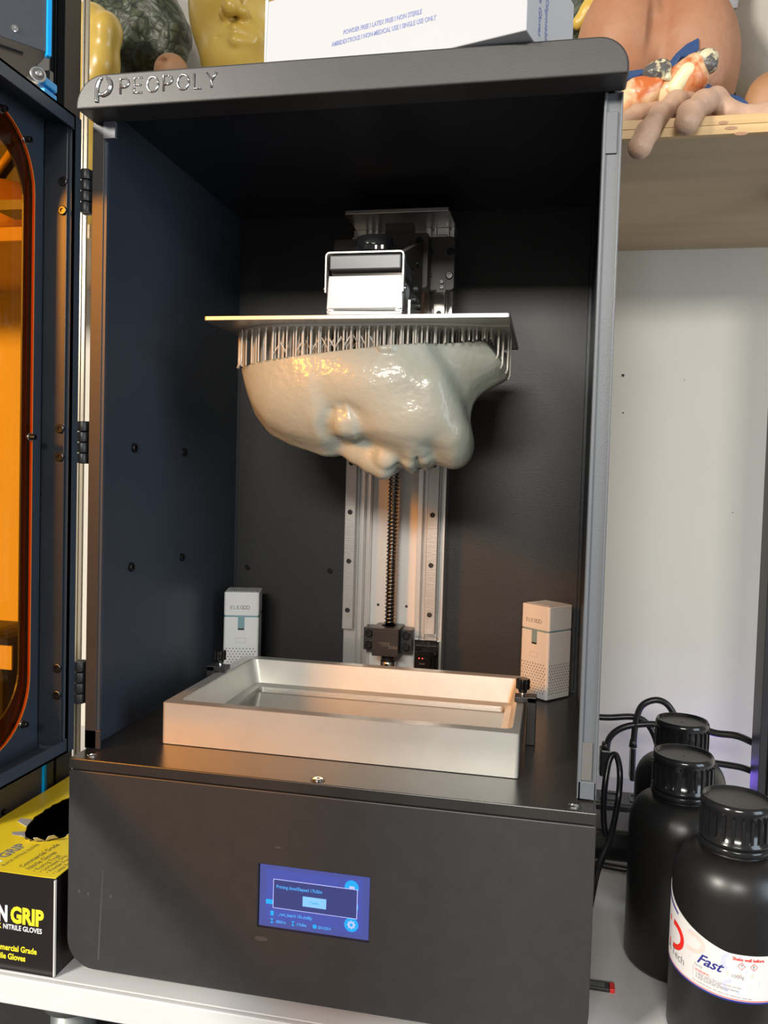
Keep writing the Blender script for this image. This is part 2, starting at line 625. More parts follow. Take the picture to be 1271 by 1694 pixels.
# ================================================================== RACK POSTS AND SHELVES
def extrusion_post(x0, x1, y0, y1, z0, z1, label, m, name='rack_post'):
    t = thing(name, label, 'post', ((x0 + x1) / 2, (y0 + y1) / 2, z0))
    d = 0.006
    w = x1 - x0
    # front face split by two T slots
    g = [x0, x0 + w * 0.2, x0 + w * 0.27, x0 + w * 0.42, x0 + w * 0.5, x1]
    b = MB()
    b.box((x0, y0 + d, z0), (x1, y1, z1))
    b.box((g[0], y0, z0), (g[1], y0 + d + 0.001, z1))
    b.box((g[2], y0, z0), (g[3], y0 + d + 0.001, z1))
    b.box((g[4], y0, z0), (g[5], y0 + d + 0.001, z1))
    b.build('extrusion', m, t, bevel=0.0006)
    return t


extrusion_post(at(77, 600, y=.20).x, at(127.5, 600, y=.232).x, 0.20, 0.232, ZB, 1.25, 'black slotted metal post left of the printer, behind its open door', M['rack'])
extrusion_post(0.6640, 0.7040, 0.40, 0.44, ZB, 0.604, 'black metal post at the right edge, beside the pale wall', M['rack'])
ca_, cb_ = at(129.5, 600, y=.3455).x, at(139.5, 600, y=.3455).x
t = thing('metal_channel', 'narrow silver channel strip seen in the gap behind the door hinges', 'channel', ((ca_ + cb_) / 2, 0.3475, ZB))
for k in range(3):
    q = (cb_ - ca_) / 3
    MB().box((ca_ + k * q, 0.3455 + 0.0015 * (k % 2), ZB), (ca_ + (k + 1) * q - .0005, 0.3495, 1.1)).build('rib', M['silver'], t)

sr = thing('wall_shelf', 'long plywood shelf with pine front edge right of the printer', 'shelf', (0.45, 0.44, 0.606))
MB().box((-0.10, 0.243, 0.606), (1.3, 0.6545, 0.6235)).build('shelf_board', M['ply'], sr)
MB().box((-0.10, 0.2345, 0.6055), (1.3, 0.243, 0.6145)).build('edge_strip', M['pine'], sr, bevel=0.0003)
MB().box((-0.10, 0.2345, 0.6148), (1.3, 0.243, 0.6240)).build('edge_strip', M['pine'], sr, bevel=0.0003)
for px, py, w in ((1197, 203, 0.0045), (1210, 212, 0.006), (1226, 221, 0.0065)):
    p = at(px, py, y=0.2344)
    MB().prism([(p.x + w * math.cos(a), p.z + 0.0017 * math.sin(a)) for a in [i * PI / 8 for i in range(16)]], 'y', 0.2341, 0.2346).build('knot', M['knot'], sr)
sl = thing('wall_shelf', 'lower plywood shelf left of the printer, seen through the orange window', 'shelf', (-0.5, 0.5, 0.562))
MB().box((-1.2, 0.368, 0.562), (-0.125, 0.6545, 0.5795)).build('shelf_board', M['ply'], sl)
MB().box((-1.2, 0.360, 0.5615), (-0.125, 0.368, 0.58)).build('edge_strip', M['pine'], sl, bevel=0.0003)

# ================================================================== PRINTER
WX = 0.452
pr_ = thing('resin_printer', 'large black resin printer cabinet with its orange-windowed door open', 'printer', (0.226, 0.19, -0.198))
BZ = -0.188

# lower housing with screen recess
body = MB().prism(rrect(0.0, BZ, WX, -0.0105, 0.026, 8, (1, 1, 0.08, 0.08)), 'y', 0.0, 0.3716).build('lower_housing', M['powder'], pr_)
cut = MB().box((0.1776, -0.01, -0.1283), (0.2745, 0.004, -0.0733)).build('cut', M['powder'])
md = body.modifiers.new('recess', 'BOOLEAN')
md.operation = 'DIFFERENCE'
md.object = cut
md.solver = 'EXACT'
bv = body.modifiers.new('edge', 'BEVEL')
bv.width = 0.0008
bv.segments = 2
bv.limit_method = 'ANGLE'
bv.angle_limit = R(40)
dg = bpy.context.evaluated_depsgraph_get()
me = bpy.data.meshes.new_from_object(body.evaluated_get(dg))
body.modifiers.clear()
body.data = me
bpy.data.objects.remove(cut)
for x, y in ((0.04, 0.04), (0.412, 0.04), (0.04, 0.33), (0.412, 0.33)):
    MB().cyl((x, y, ZB), (x, y, BZ + 0.001), 0.012, 24).build('foot', M['black'], pr_)

# screen
scr = MB().box((0.1785, 0.0028, -0.1275), (0.2737, 0.0036, -0.0741)).build('touch_screen', M['scr'], pr_)


def sp(u, v):
    """screen point: u,v in 0..1 from upper left"""
    return 0.1785 + u * 0.0952, -0.0741 - v * 0.0534


def srect(u0, v0, u1, v1, m, lay, name):
    x0, z1 = sp(u0, v0)
    x1, z0 = sp(u1, v1)
    return MB().box((x0, 0.0028 - lay * 0.0001, z0), (x1, 0.0029, z1)).build(name, m, scr)


srect(0.06, 0.07, 0.73, 0.88, M['scr2'], 0.6, 'screen_field')
srect(0.745, 0.07, 0.935, 0.34, M['scr2'], 0.6, 'screen_field')
srect(0.745, 0.36, 0.935, 0.63, M['scr2'], 0.6, 'screen_field')
srect(0.745, 0.65, 0.935, 0.92, M['scr2'], 0.6, 'screen_field')
srect(0.06, 0.56, 0.14, 0.635, M['scr_cyan'], 1.0, 'progress_bar')


def sdisc(u, v, r, m, lay, name):
    x, z = sp(u, v)
    return MB().cyl((x, 0.0028 - lay * 0.0001, z), (x, 0.0029, z), r, 28).build(name, m, scr)


sdisc(0.84, 0.20, 0.0060, M['scr_cyan'], 1.0, 'icon_disc')
srect(0.82, 0.18, 0.865, 0.25, M['scr_line'], 1.4, 'stop_icon')
sdisc(0.84, 0.50, 0.0060, M['scr_cyan'], 1.0, 'icon_disc')
sdisc(0.845, 0.79, 0.0060, M['scr_cyan'], 1.0, 'icon_disc')
gx, gz = sp(0.845, 0.79)
gear = []
for i in range(32):
    rr = 0.0036 if (i % 4) < 2 else 0.0028
    a = 2 * PI * i / 32
    gear.append((gx + rr * math.cos(a), gz + rr * math.sin(a)))
MB().prism(gear, 'y', 0.0026, 0.0029).build('gear_icon', M['scr_line'], scr)
sdisc(0.845, 0.79, 0.0014, M['scr_cyan'], 2.6, 'gear_hole')
srect(0.125, 0.22, 0.895, 0.69, M['scr_line'], 1.8, 'dialog_border')
srect(0.131, 0.23, 0.889, 0.68, M['scr3'], 2.2, 'dialog_field')
srect(0.40, 0.44, 0.615, 0.60, M['scr_btn'], 2.8, 'dialog_button')
x, z = sp(0.155, 0.36)
text('Printing done!Elapsed 17h30m', 0.0040, face_front(x, 0.0024, z), M['scr_txt'], scr, ext=0.0001, sx=0.82)
x, z = sp(0.507, 0.545)
text('Confirm', 0.0030, face_front(x, 0.0024, z), M['scr_cyan'], scr, ext=0.0001, sx=0.8, align='CENTER')
x, z = sp(0.155, 0.80)
text(': _runi_beard 15h.chdflp', 0.0038, face_front(x, 0.0026, z), M['scr_txt'], scr, ext=0.0001, sx=0.85)
for u, s in ((0.155, ':00h01m'), (0.345, ':17h30m'), (0.54, ':2014:2014')):
    x, z = sp(u, 0.925)
    text(s, 0.0035, face_front(x, 0.0026, z), M['scr_txt'], scr, ext=0.0001, sx=0.75)
srect(0.105, 0.74, 0.135, 0.815, M['scr_cyan'], 1.4, 'file_icon')
for u in (0.12, 0.315):
    x, z = sp(u, 0.90)
    w = 0.0014
    MB().add([(x - w, 0.0026, z + 0.002), (x + w, 0.0026, z + 0.002), (x, 0.0026, z), (x - w, 0.0026, z - 0.002), (x + w, 0.0026, z - 0.002),
              (x - w, 0.0029, z + 0.002), (x + w, 0.0029, z + 0.002), (x, 0.0029, z), (x - w, 0.0029, z - 0.002), (x + w, 0.0029, z - 0.002)],
             [(0, 1, 2), (2, 4, 3), (5, 7, 6), (7, 8, 9), (0, 5, 6, 1), (3, 4, 9, 8), (1, 6, 7, 2), (2, 7, 9, 4), (0, 2, 7, 5), (2, 3, 8, 7)]).build('hourglass_icon', M['scr_cyan'], scr)
x, z = sp(0.515, 0.90)
MB().prism([(x + 0.002 * math.cos(a), z + 0.002 * math.sin(a)) for a in [PI / 6 + i * PI / 3 for i in range(6)]], 'y', 0.0026, 0.0029).build('cube_icon', M['scr_cyan'], scr)

# scuffs on the front panel
scuff = mat('pale_scuff', (0.060, 0.057, 0.055), 0.6)
a_, b__ = at(170, 1440, y=0), at(161, 1588, y=0)
MB().add([(a_.x, -.00006, a_.z), (a_.x + .0006, -.00006, a_.z), (b__.x + .0016, -.00006, b__.z), (b__.x, -.00006, b__.z),
          (a_.x, .0002, a_.z), (a_.x + .0006, .0002, a_.z), (b__.x + .0016, .0002, b__.z), (b__.x, .0002, b__.z)],
         [(0, 1, 2, 3), (7, 6, 5, 4), (0, 4, 5, 1), (1, 5, 6, 2), (2, 6, 7, 3), (3, 7, 4, 0)]).build('scratch', scuff, pr_)
for px, py, rx_, rz_ in ((432, 1553, .0060, .0020), (131, 1474, .0010, .0018), (146, 1479, .0009, .0016), (183, 1483, .0011, .0014), (460, 1402, .0028, .0009)):
    c_ = at(px, py, y=0)
    MB().prism([(c_.x + rx_ * math.cos(i * PI / 8), c_.z + rz_ * math.sin(i * PI / 8)) for i in range(16)], 'y', -.00006, .0002).build('smudge', scuff, pr_)

# deck plate
deck = MB().box((0, 0, -0.0095), (WX, 0.3716, 0.0)).build('deck_plate', M['deck'], pr_, bevel=0.0008)


def socket_bolt(p, d, r, parent, name='bolt', h=0.002, m=None):
    """round head with a hex recess, facing direction d"""
    p, d = Vector(p), Vector(d).normalized()
    u = d.orthogonal().normalized()
    w = d.cross(u)
    n = 18
    vs = []
    ring = [(r, -0.0004), (r, h * 0.8), (r * 0.82, h), (r * 0.5, h), (r * 0.45, h * 0.35)]
    for rr, hh in ring:
        vs += [p + d * hh + (u * math.cos(2 * PI * i / n) + w * math.sin(2 * PI * i / n)) * rr for i in range(n)]
    fs = []
    for j in range(len(ring) - 1):
        fs += [(j * n + i, j * n + (i + 1) % n, (j + 1) * n + (i + 1) % n, (j + 1) * n + i) for i in range(n)]
    fs.append(tuple((len(ring) - 1) * n + i for i in range(n)))
    b = MB()
    b.add(vs, fs)
    return b.build(name, m or M['steel_bolt'], parent)


for x, y in ((0.0168, 0.0092), (0.2252, 0.0092), (0.4346, 0.0092)):
    MB().cyl((x, y, -0.0002), (x, y, 0.0004), 0.0062, 24).build('countersink', M['black'], deck)
    socket_bolt((x, y, 0.0003), (0, 0, 1), 0.0042, deck, 'deck_screw', 0.0012, M['chrome'])

# posts, side walls, back wall
ZT = 0.5588
MB().box((0.0, 0.0242, 0.0012), (0.0112, 0.0262, ZT)).build('front_post', M['powder'], pr_, bevel=0.0004)
MB().box((0.0, 0.0242, 0.0012), (0.0154, 0.0268, 0.018)).build('post_foot', M['powder'], pr_, bevel=0.0004)
MB().box((0.0110, 0.0252, 0.018), (0.0140, 0.0285, ZT - 0.002)).build('post_return', M['powder_daylit'], pr_)
MB().box((0.0, 0.0262, 0.0), (0.0021, 0.3716, ZT + 0.024)).build('side_wall', M['powder_daylit'], pr_)
MB().box((0.4463, 0.0485, 0.0), (WX, 0.3716, ZT + 0.024)).build('side_wall', M['powder_in'], pr_)
rp = MB()
rp.box((0.4379, 0.0262, 0.0012), (WX, 0.0485, ZT))
rp.box((0.4379, 0.0242, 0.0012), (0.4402, 0.0264, ZT))
rp.box((0.4503, 0.0242, 0.0012), (WX, 0.0264, ZT))
rp.box((0.4379, 0.0242, 0.0012), (WX, 0.0264, 0.0155))
rp.build('front_post', M['powder_lit'], pr_, bevel=0.0005)
MB().box((0.4392, 0.0248, 0.0165), (0.4484, 0.0262, 0.047)).build('latch_pad', M['mid_grey'], pr_, bevel=0.0003)
MB().box((0.4392, 0.0244, 0.512), (0.4484, 0.0262, 0.544)).build('latch_pad', M['powder_lit'], pr_, bevel=0.0003)
bw = MB().box((0.0, 0.3716, -0.0095), (WX, 0.3756, 0.587)).build('back_wall', M['powder_in'], pr_)
pane = MB().prism(rrect(0.0055, 0.002, 0.4430, 0.5805, 0.012, 6, (0.1, 0.1, 1, 1)), 'y', 0.3704, 0.3718).build('inner_back_sheet', mat('back_sheet_paint', (0.024, 0.024, 0.025), 0.42, bump=0.2, bscale=900), pr_, bevel=0.0006)
for px, py in ((411, 938), (547, 944)):
    p = at(px, py, y=0.3716)
    socket_bolt((p.x, 0.3704, p.z), (0, -1, 0), 0.0036, pr_, 'wall_screw', 0.0016)
for px, py in ((221, 741), (304, 748), (216, 938), (300, 922)):
    p = at(px, py, x=0.0021)
    socket_bolt(p, (1, 0, 0), 0.0046, pr_, 'wall_screw', 0.003)

# top cover
prof = rrect(0.0028 - 0.0008, ZT, 0.4534, 0.5868, 0.024, 10, (0.08, 0.08, 0.95, 1.05))
cov = MB().prism(prof, 'y', -0.0054, 0.0242).build('top_cover_front', M['powder'], pr_, bevel=0.0016, seg=3)
MB().box((0.0, 0.0242, 0.583), (WX, 0.3716, 0.5868)).build('roof_sheet', M['powder_in'], pr_)
MB().box((0.0125, 0.0205, 0.5445), (0.0236, 0.0238, 0.5588)).build('corner_tab', M['powder_lit'], pr_)

# raised chrome lettering on the cover: monoline strokes
GL = {
    'P': [[(0, 0), (0, 1), (.42, 1), (.6, .88), (.66, .72), (.6, .55), (.42, .44), (.06, .44)]],
    'E': [[(.6, 1), (0, 1), (0, 0), (.6, 0)], [(0, .52), (.54, .52)]],
    'O': [[(.42 + .42 * math.cos(a), .5 + .5 * math.sin(a)) for a in [i * PI / 10 for i in range(21)]]],
    'L': [[(0, 1), (0, 0), (.52, 0)]],
    'Y': [[(0, 1), (.38, .48), (.38, 0)], [(.38, .48), (.76, 1)]],
    'G': [[(.78, .8), (.66, .93), (.42, 1), (.16, .9), (0, .62), (0, .38), (.16, .1), (.42, 0), (.66, .06), (.8, .2), (.8, .45), (.48, .45)]],
}


def strokes(word, x, z, h, gap, y, r, m, parent, name, wid=1.0, slope=0.0, local=False):
    cx = x
    for ch in word:
        g = GL[ch]
        b = MB()
        wmax = 0
        for pl in g:
            pts = [(cx + u * h * wid, y, z + v * h + slope * (cx + u * h * wid - x)) for u, v in pl]
            wmax = max(wmax, max(u for u, v in pl))
            b.tube(pts, r, 6)
        b.build(name, m, parent, local=local)
        cx += (wmax * wid + gap) * h


strokes('PEOPOLY', 0.0430, 0.5690, 0.0121, 0.40, -0.0056, 0.00095, M['chrome'], pr_, 'raised_letter', wid=0.96)
# emblem: stem with hook, open bowl
emb = MB()
emb.tube(catmull([(0.0215, -0.0058, 0.5635), (0.0215, -0.0058, 0.5690), (0.0216, -0.0058, 0.5755), (0.0235, -0.0058, 0.5807), (0.0262, -0.0058, 0.5838)], 5),
         [0.0017] * 16 + [0.0014] * 3 + [0.0010] * 2, 10)
emb.tube(catmull([(0.0300, -0.0058, 0.5836), (0.0332, -0.0058, 0.5800), (0.0338, -0.0058, 0.5752), (0.0312, -0.0058, 0.5708), (0.0268, -0.0058, 0.5690), (0.0240, -0.0058, 0.5700)], 5),
         [0.0010, .0012, .0014, .0016, .0018] + [0.0020] * 11 + [0.0018] * 5 + [0.0015] * 5, 10)
emb.build('raised_emblem', M['chrome'], pr_)

# ---------------- z column
col = MB()
ZC = 0.556
xs = [(0.1593, 0.1748, 0.3455), (0.1748, 0.1786, 0.352), (0.1786, 0.1825, 0.343), (0.1825, 0.1871, 0.3545), (0.1871, 0.1901, 0.343),
      (0.1901, 0.2491, 0.358), (0.2491, 0.2551, 0.343), (0.2551, 0.2590, 0.3545), (0.2590, 0.2618, 0.343), (0.2618, 0.2767, 0.3455), (0.2767, 0.2797, 0.352), (0.2797, 0.2833, 0.343)]
for x0, x1, y0 in xs:
    col.box((x0, y0, 0.0), (x1, 0.3704, ZC))
column = col.build('lift_column', M['alu'], pr_, bevel=0.0004)
cen = MB().box((0.1903, 0.3565, 0.0), (0.2489, 0.3585, ZC)).build('channel_back', mat('satin_channel', (0.74, 0.73, 0.71), 0.45, 0.3), pr_)
for x, z in ((0.2005, 0.0955), (0.2365, 0.0955)):
    MB().cyl((x, 0.3560, z), (x, 0.357, z), 0.0017, 14).build('tapped_hole', M['dark_slot'], cen)
for x0, x1, zs in ((0.1597, 0.1735, (0.2713, 0.2112, 0.1508, 0.0901)), (0.2619, 0.2757, (0.2713, 0.2113, 0.1506, 0.0904))):
    rl = MB().box((x0, 0.3345, 0.066), (x1, 0.3455, 0.545)).build('linear_rail', M['alu_rail'], pr_, bevel=0.0008)
    for z in list(zs) + [0.3315, 0.3917, 0.452]:
        socket_bolt(((x0 + x1) / 2, 0.3345, z), (0, -1, 0), 0.0031, rl, 'rail_bolt', 0.0008, M['black'])
# ball screw: core and helical ridge
scw = MB()
scw.cyl((0.2195, 0.338, 0.045), (0.2195, 0.338, 0.545), 0.0052, 20)
hp = []
turns = int((0.545 - 0.075) / 0.0046)
for i in range(turns * 12 + 1):
    a = 2 * PI * i / 12
    hp.append((0.2195 + 0.0056 * math.cos(a), 0.338 + 0.0056 * math.sin(a), 0.075 + 0.0046 * i / 12))
scw.tube(hp, 0.0013, 6)
scw.build('lead_screw', mat('dark_screw_steel', (0.34, 0.32, 0.30), 0.22, 1.0), pr_)
# bearing block
bb = MB()
bb.box((0.2035, 0.312, 0.0405), (0.2355, 0.350, 0.0715))
bb.box((0.1893, 0.328, 0.044), (0.2492, 0.350, 0.0715))
bb.ring(rrect(0.203, 0.3115, 0.236, 0.350, 0.001, 4), [(0.2195 + 0.0088 * math.cos(a), 0.334 + 0.0088 * math.sin(a)) for a in [PI + (i + 0.5) * 2 * PI / 20 for i in range(20)]], 'z', 0.0715, 0.0745)
bb = bb.build('bearing_block', M['black'], pr_, bevel=0.0006)
for x in (0.1962, 0.2425):
    for z in (0.0505, 0.0645):
        socket_bolt((x, 0.328, z), (0, -1, 0), 0.0046, bb, 'block_bolt', 0.0035)
text('MOS', 0.0052, face_front(0.2345, 0.3118, 0.054) @ Matrix.Rotation(PI, 4, 'Z'), M['slot_grey'], bb, ext=0.0001)
text('BK12 C7\n08 5600 ST4', 0.0026, face_front(0.2250, 0.3118, 0.0550) @ Matrix.Rotation(PI, 4, 'Z'), M['slot_grey'], bb, ext=0.0001)
MB().cyl((0.2195, 0.334, 0.031), (0.2195, 0.334, 0.0405), 0.0085, 24).build('screw_collar', M['black'], pr_)
MB().cyl((0.2195, 0.334, 0.0), (0.2195, 0.334, 0.031), 0.0095, 24).build('coupler', M['alu_satin'], pr_, bevel=0.0006)
socket_bolt((0.2195, 0.3247, 0.0265), (0, -1, 0), 0.0028, pr_, 'coupler_screw', 0.0006)
# end-stop sensor
sn = MB()
sn.box((0.2515, 0.336, 0.020), (0.2810, 0.343, 0.058))
sn.box((0.2520, 0.330, 0.052), (0.2790, 0.336, 0.060))
sn.box((0.2560, 0.326, 0.040), (0.2745, 0.336, 0.047))
sn.box((0.2585, 0.324, 0.026), (0.2730, 0.336, 0.040))
sn.box((0.2555, 0.330, 0.018), (0.2605, 0.336, 0.047))
sn.box((0.2715, 0.330, 0.018), (0.2765, 0.336, 0.047))
sn = sn.build('position_sensor', M['gloss_black'], pr_, bevel=0.0005)
for x, z in ((0.2625, 0.056), (0.2695, 0.056), (0.2545, 0.044), (0.2775, 0.044)):
    socket_bolt((x, 0.330, z), (0, -1, 0), 0.0021, sn, 'sensor_screw', 0.001)
for x in (0.2595, 0.2635):
    MB().cyl((x, 0.3228, 0.039), (x, 0.3245, 0.039), 0.0006, 8).build('indicator_light', M['led_red'], sn)
text('EE-SX', 0.0026, face_front(0.2600, 0.3238, 0.0315), M['slot_grey'], sn, ext=0.0001)
# cap plate of column
MB().prism(rrect(0.1620, 0.284, 0.2850, 0.3704, 0.003, 4), 'z', 0.556, 0.5605).build('column_cap', M['alu_satin'], pr_, bevel=0.0005)
# carriage
car = MB().prism(rrect(0.1480, 0.4705, 0.2905, 0.5310, 0.004, 4), 'y', 0.296, 0.304).build('carriage_plate', M['plate_black'], pr_, bevel=0.0006)
for px, py in ((746, 417), (744, 456), (711, 418), (709, 456)):
    p = at(px, py, y=0.296)
    socket_bolt((p.x, 0.296, p.z), (0, -1, 0), 0.0042, car, 'carriage_bolt', 0.0022)
for x0, x1 in ((0.157, 0.1775), (0.258, 0.279)):
    MB().box((x0, 0.304, 0.478), (x1, 0.3345, 0.521)).build('rail_slider', M['alu_satin'], car, bevel=0.001)
p0, p1 = at(723, 456, y=0.294), at(737, 483, y=0.294)
fl = MB().box((p0.x, 0.2945, p1.z), (p1.x, 0.2965, p0.z)).build('sensor_flag', M['plate_black'], car)
for px, py in ((731, 466), (731, 475)):
    p = at(px, py, y=0.294)
    socket_bolt((p.x, 0.2945, p.z), (0, -1, 0), 0.0026, fl, 'flag_screw', 0.0015)
# arm: upright bracket plus two gussets reaching forward to the platform block
br = MB().prism(rrect(0.2000, 0.4680, 0.2635, 0.5290, 0.003, 4), 'y', 0.272, 0.296).build('arm_bracket', M['plate_black'], pr_, bevel=0.0006)
p = at(694, 399, y=0.272)
socket_bolt((p.x, 0.272, p.z), (0, -1, 0), 0.0042, br, 'bracket_bolt', 0.0022)
p0, p1 = at(639, 371, y=0.28), at(684, 383, y=0.28)
MB().box((p0.x, 0.276, p1.z - 0.004), (p1.x, 0.292, p0.z)).build('bracket_tab', M['plate_black'], br, bevel=0.0004)
for x0 in (0.2090, 0.2520):
    MB().prism([(0.272, 0.520), (0.272, 0.452), (0.245, 0.440), (0.135, 0.440), (0.128, 0.446), (0.128, 0.466)], 'x', x0, x0 + 0.006).build('gusset', M['plate_black'], br, bevel=0.0004)
for y, z in ((0.15, 0.452), (0.20, 0.468), (0.235, 0.485)):
    socket_bolt((0.258, y, z), (1, 0, 0), 0.0035, br, 'gusset_screw', 0.002)
MB().box((0.2150, 0.130, 0.438), (0.2520, 0.272, 0.466)).build('arm_beam', M['plate_black'], br, bevel=0.0008)

# ---------------- door, opened toward the camera
door = MB()
DX0, DX1 = -0.0390, -0.0375
ty0, ty1 = -0.420, 0.0125
oy0, oy1, oz0, oz1 = -0.385, -0.0185, 0.0380, 0.522
N = 10
door.ring(rrect(ty0, 0.0, ty1, 0.562, 0.0012, N), rrect(oy0, oz0, oy1, oz1, 0.044, N), 'x', DX0, DX1)
dr = door.build('door', M['powder_daylit'], pr_)
# rim: four walls and the flat lip
rim = MB()
rim.box((DX0, 0.0115, -0.0005), (-0.0100, 0.0135, 0.5625))
rim.box((DX0, ty0, -0.0005), (-0.0100, ty0 + 0.002, 0.5625))
rim.box((DX0, ty0, 0.5605), (-0.0100, 0.0135, 0.5625))
rim.box((DX0, ty0, -0.0005), (-0.0100, 0.0135, 0.0015))
rim.build('door_rim', M['powder_daylit'], dr)
MB().ring(rrect(ty0, -0.0005, 0.0225, 0.5625, 0.0008, 3), rrect(ty0 + 0.012, 0.0115, 0.0115, 0.5505, 0.0008, 3), 'x', -0.0118, -0.0100).build('door_lip', M['powder_daylit'], dr)
MB().box((-0.0365, 0.0080, 0.0060), (-0.0140, 0.0116, 0.5560)).build('hinge_strip', M['powder_in'], dr, bevel=0.0006)
MB().ring(rrect(-0.3986, 0.0159, -0.0093, 0.5446, 0.0567, N), rrect(-0.398, 0.0165, -0.0099, 0.544, 0.056, N), 'x', -0.0352, -0.0330).build('window_edge', M['acrylic_edge'], dr)
MB().prism(rrect(-0.398, 0.0165, -0.0099, 0.544, 0.056, N), 'x', -0.0370, -0.0332).build('window_pane', M['acrylic'], dr, label='orange transparent acrylic window with rounded corners')
for px, py in ((43, 231), (50, 723), (37, 1198), (2, 180)):
    p = at(px, py, x=-0.0325)
    MB().cyl((-0.0334, p.y, p.z), (-0.0318, p.y, p.z), 0.0036, 20).build('washer', M['chrome'], dr)
    socket_bolt((-0.0318, p.y, p.z), (1, 0, 0), 0.0026, dr, 'window_screw', 0.0045)
for z in (0.5042, 0.4793, 0.2897, 0.2649, 0.0766, 0.0524):
    socket_bolt((-0.0178, 0.0080, z), (0, -1, 0), 0.0040, dr, 'hinge_screw', 0.0016)
# hinges
for z0, z1 in ((0.4825, 0.5209), (0.2597, 0.2980), (0.0408, 0.0800)):
    hb = MB().box((-0.0115, 0.0290, z0), (0.0, 0.0330, z1)).build('hinge', M['black'], pr_)
    hh = (z1 - z0) / 4
    for k in range(4):
        MB().cyl((-0.0072, 0.0265, z0 + k * hh + 0.0004), (-0.0072, 0.0265, z0 + (k + 1) * hh - 0.0004), 0.0046, 20).build('knuckle', M['black'], hb, bevel=0.0005)

# ================================================================== VAT
vat = thing('resin_vat', 'rectangular aluminium resin vat on the printer deck', 'vat', (0.2258, 0.165, 0.0))
VX0, VX1, VY0, VY1, VZ = 0.0590, 0.3896, 0.0577, 0.272, 0.0391
n = 5
vs, fs = [], []
loops = [(rrect(VX0, VY0, VX1, VY1, 0.003, n), 0.0006), (rrect(VX0, VY0, VX1, VY1, 0.003, n), VZ - 0.0006),
         (rrect(VX0 + 0.0006, VY0 + 0.0006, VX1 - 0.0006, VY1 - 0.0006, 0.003, n), VZ),
         (rrect(VX0 + 0.012, VY0 + 0.0125, VX1 - 0.007, VY1 - 0.0130, 0.008, n), VZ),
         (rrect(VX0 + 0.0125, VY0 + 0.013, VX1 - 0.0075, VY1 - 0.0135, 0.008, n), VZ - 0.0006),
         (rrect(VX0 + 0.020, VY0 + 0.021, VX1 - 0.015, VY1 - 0.0175, 0.006, n), 0.0125),
         (rrect(VX0 + 0.027, VY0 + 0.028, VX1 - 0.022, VY1 - 0.024, 0.005, n), 0.0095),
         (rrect(VX0 + 0.027, VY0 + 0.028, VX1 - 0.022, VY1 - 0.024, 0.005, n), 0.0040)]
m_ = len(loops[0][0])
vb = MB()
for lp, z in loops:
    vs += [(x, y, z) for x, y in lp]
for j in range(len(loops) - 1):
    fs += [(j * m_ + i, j * m_ + (i + 1) % m_, (j + 1) * m_ + (i + 1) % m_, (j + 1) * m_ + i) for i in range(m_)]
fs.append(tuple(range(m_)))
fs.append(tuple((len(loops) - 1) * m_ + i for i in range(m_)))
vb.add(vs, fs)
vb.build('vat_frame', M['alu_vat'], vat)
MB().prism(rrect(VX0 + 0.0268, VY0 + 0.0278, VX1 - 0.0218, VY1 - 0.0238, 0.005, n), 'z', 0.0045, 0.0065).build('release_film', M['film'], vat, label='glossy grey-brown film with leftover resin')


def vat_clamp(x, y, side, label):
    t = thing('vat_clamp', label, 'clamp', (x, y, 0.0), 0, 'clamps holding the vat')
    s = side
    b = MB()
    b.box((min(x, x + s * 0.009), y - 0.008, 0.0), (max(x, x + s * 0.009), y + 0.008, 0.047))
    b.box((min(x - s * 0.012, x + s * 0.009), y - 0.008, 0.041), (max(x - s * 0.012, x + s * 0.009), y + 0.008, 0.0465))
    b.build('bracket', M['black'], t, bevel=0.0008)
    kx = x - s * 0.0045
    MB().cyl((kx, y - 0.003, 0.0395), (kx, y - 0.003, 0.0535), 0.0018, 14).build('stud', M['chrome'], t)
    k = []
    for i in range(48):
        a = 2 * PI * i / 48
        rr = 0.0062 + 0.0007 * math.cos(8 * a)
        k.append((kx + rr * math.cos(a), y - 0.003 + rr * math.sin(a)))
    kb = MB().prism(k, 'z', 0.0535, 0.0635)
    kb.cyl((kx, y - 0.003, 0.0505), (kx, y - 0.003, 0.0535), 0.0042, 20)
    kb.build('knob', M['gloss_black'], t, bevel=0.0008)


vat_clamp(0.3925, 0.160, 1, 'black clamp with round knob at the right side of the vat')
vat_clamp(0.0596, 0.185, -1, 'black clamp with round knob at the left side of the vat')

# ================================================================== BUILD PLATFORM
PZ = 0.3960
bp_ = thing('build_platform', 'flat steel build plate with white mounting block and black knob', 'build platform', (0.2256, 0.165, PZ))
MB().prism(rrect(0.0854, 0.0749, 0.3680, 0.2558, 0.0025, 4), 'z', PZ, PZ + 0.0042).build('plate', M['plate'], bp_, bevel=0.0006)
TZ = PZ + 0.0042
bx0, bx1, by0 = 0.2000, 0.2685, 0.092
blk = MB()
# front sheet with slot: built as strips around the slot
sz0, sz1 = TZ + 0.0058, TZ + 0.0088
blk.box((bx0, by0, TZ), (bx1, by0 + 0.003, sz0))
blk.box((bx0, by0, sz1), (bx1, by0 + 0.003, TZ + 0.0385))
blk.box((bx0, by0, sz0), (bx0 + 0.0055, by0 + 0.003, sz1))
blk.box((bx1 - 0.0055, by0, sz0), (bx1, by0 + 0.003, sz1))
blk.box((bx0 + 0.002, by0 + 0.0150, TZ + 0.002), (bx1 - 0.002, by0 + 0.055, TZ + 0.0385))
blk.box((bx0, by0 + 0.003, TZ + 0.012), (bx1, by0 + 0.016, TZ + 0.0385))
MB().box((bx0 + 0.0035, by0 + 0.0035, TZ + 0.003), (bx1 - 0.0035, by0 + 0.0145, TZ + 0.0115)).build('slot_shade', M['dark_slot'], bp_)  # dark box painted in for the shade inside the slot
blk.build('mounting_block', M['alu_white'], bp_, bevel=0.0010)
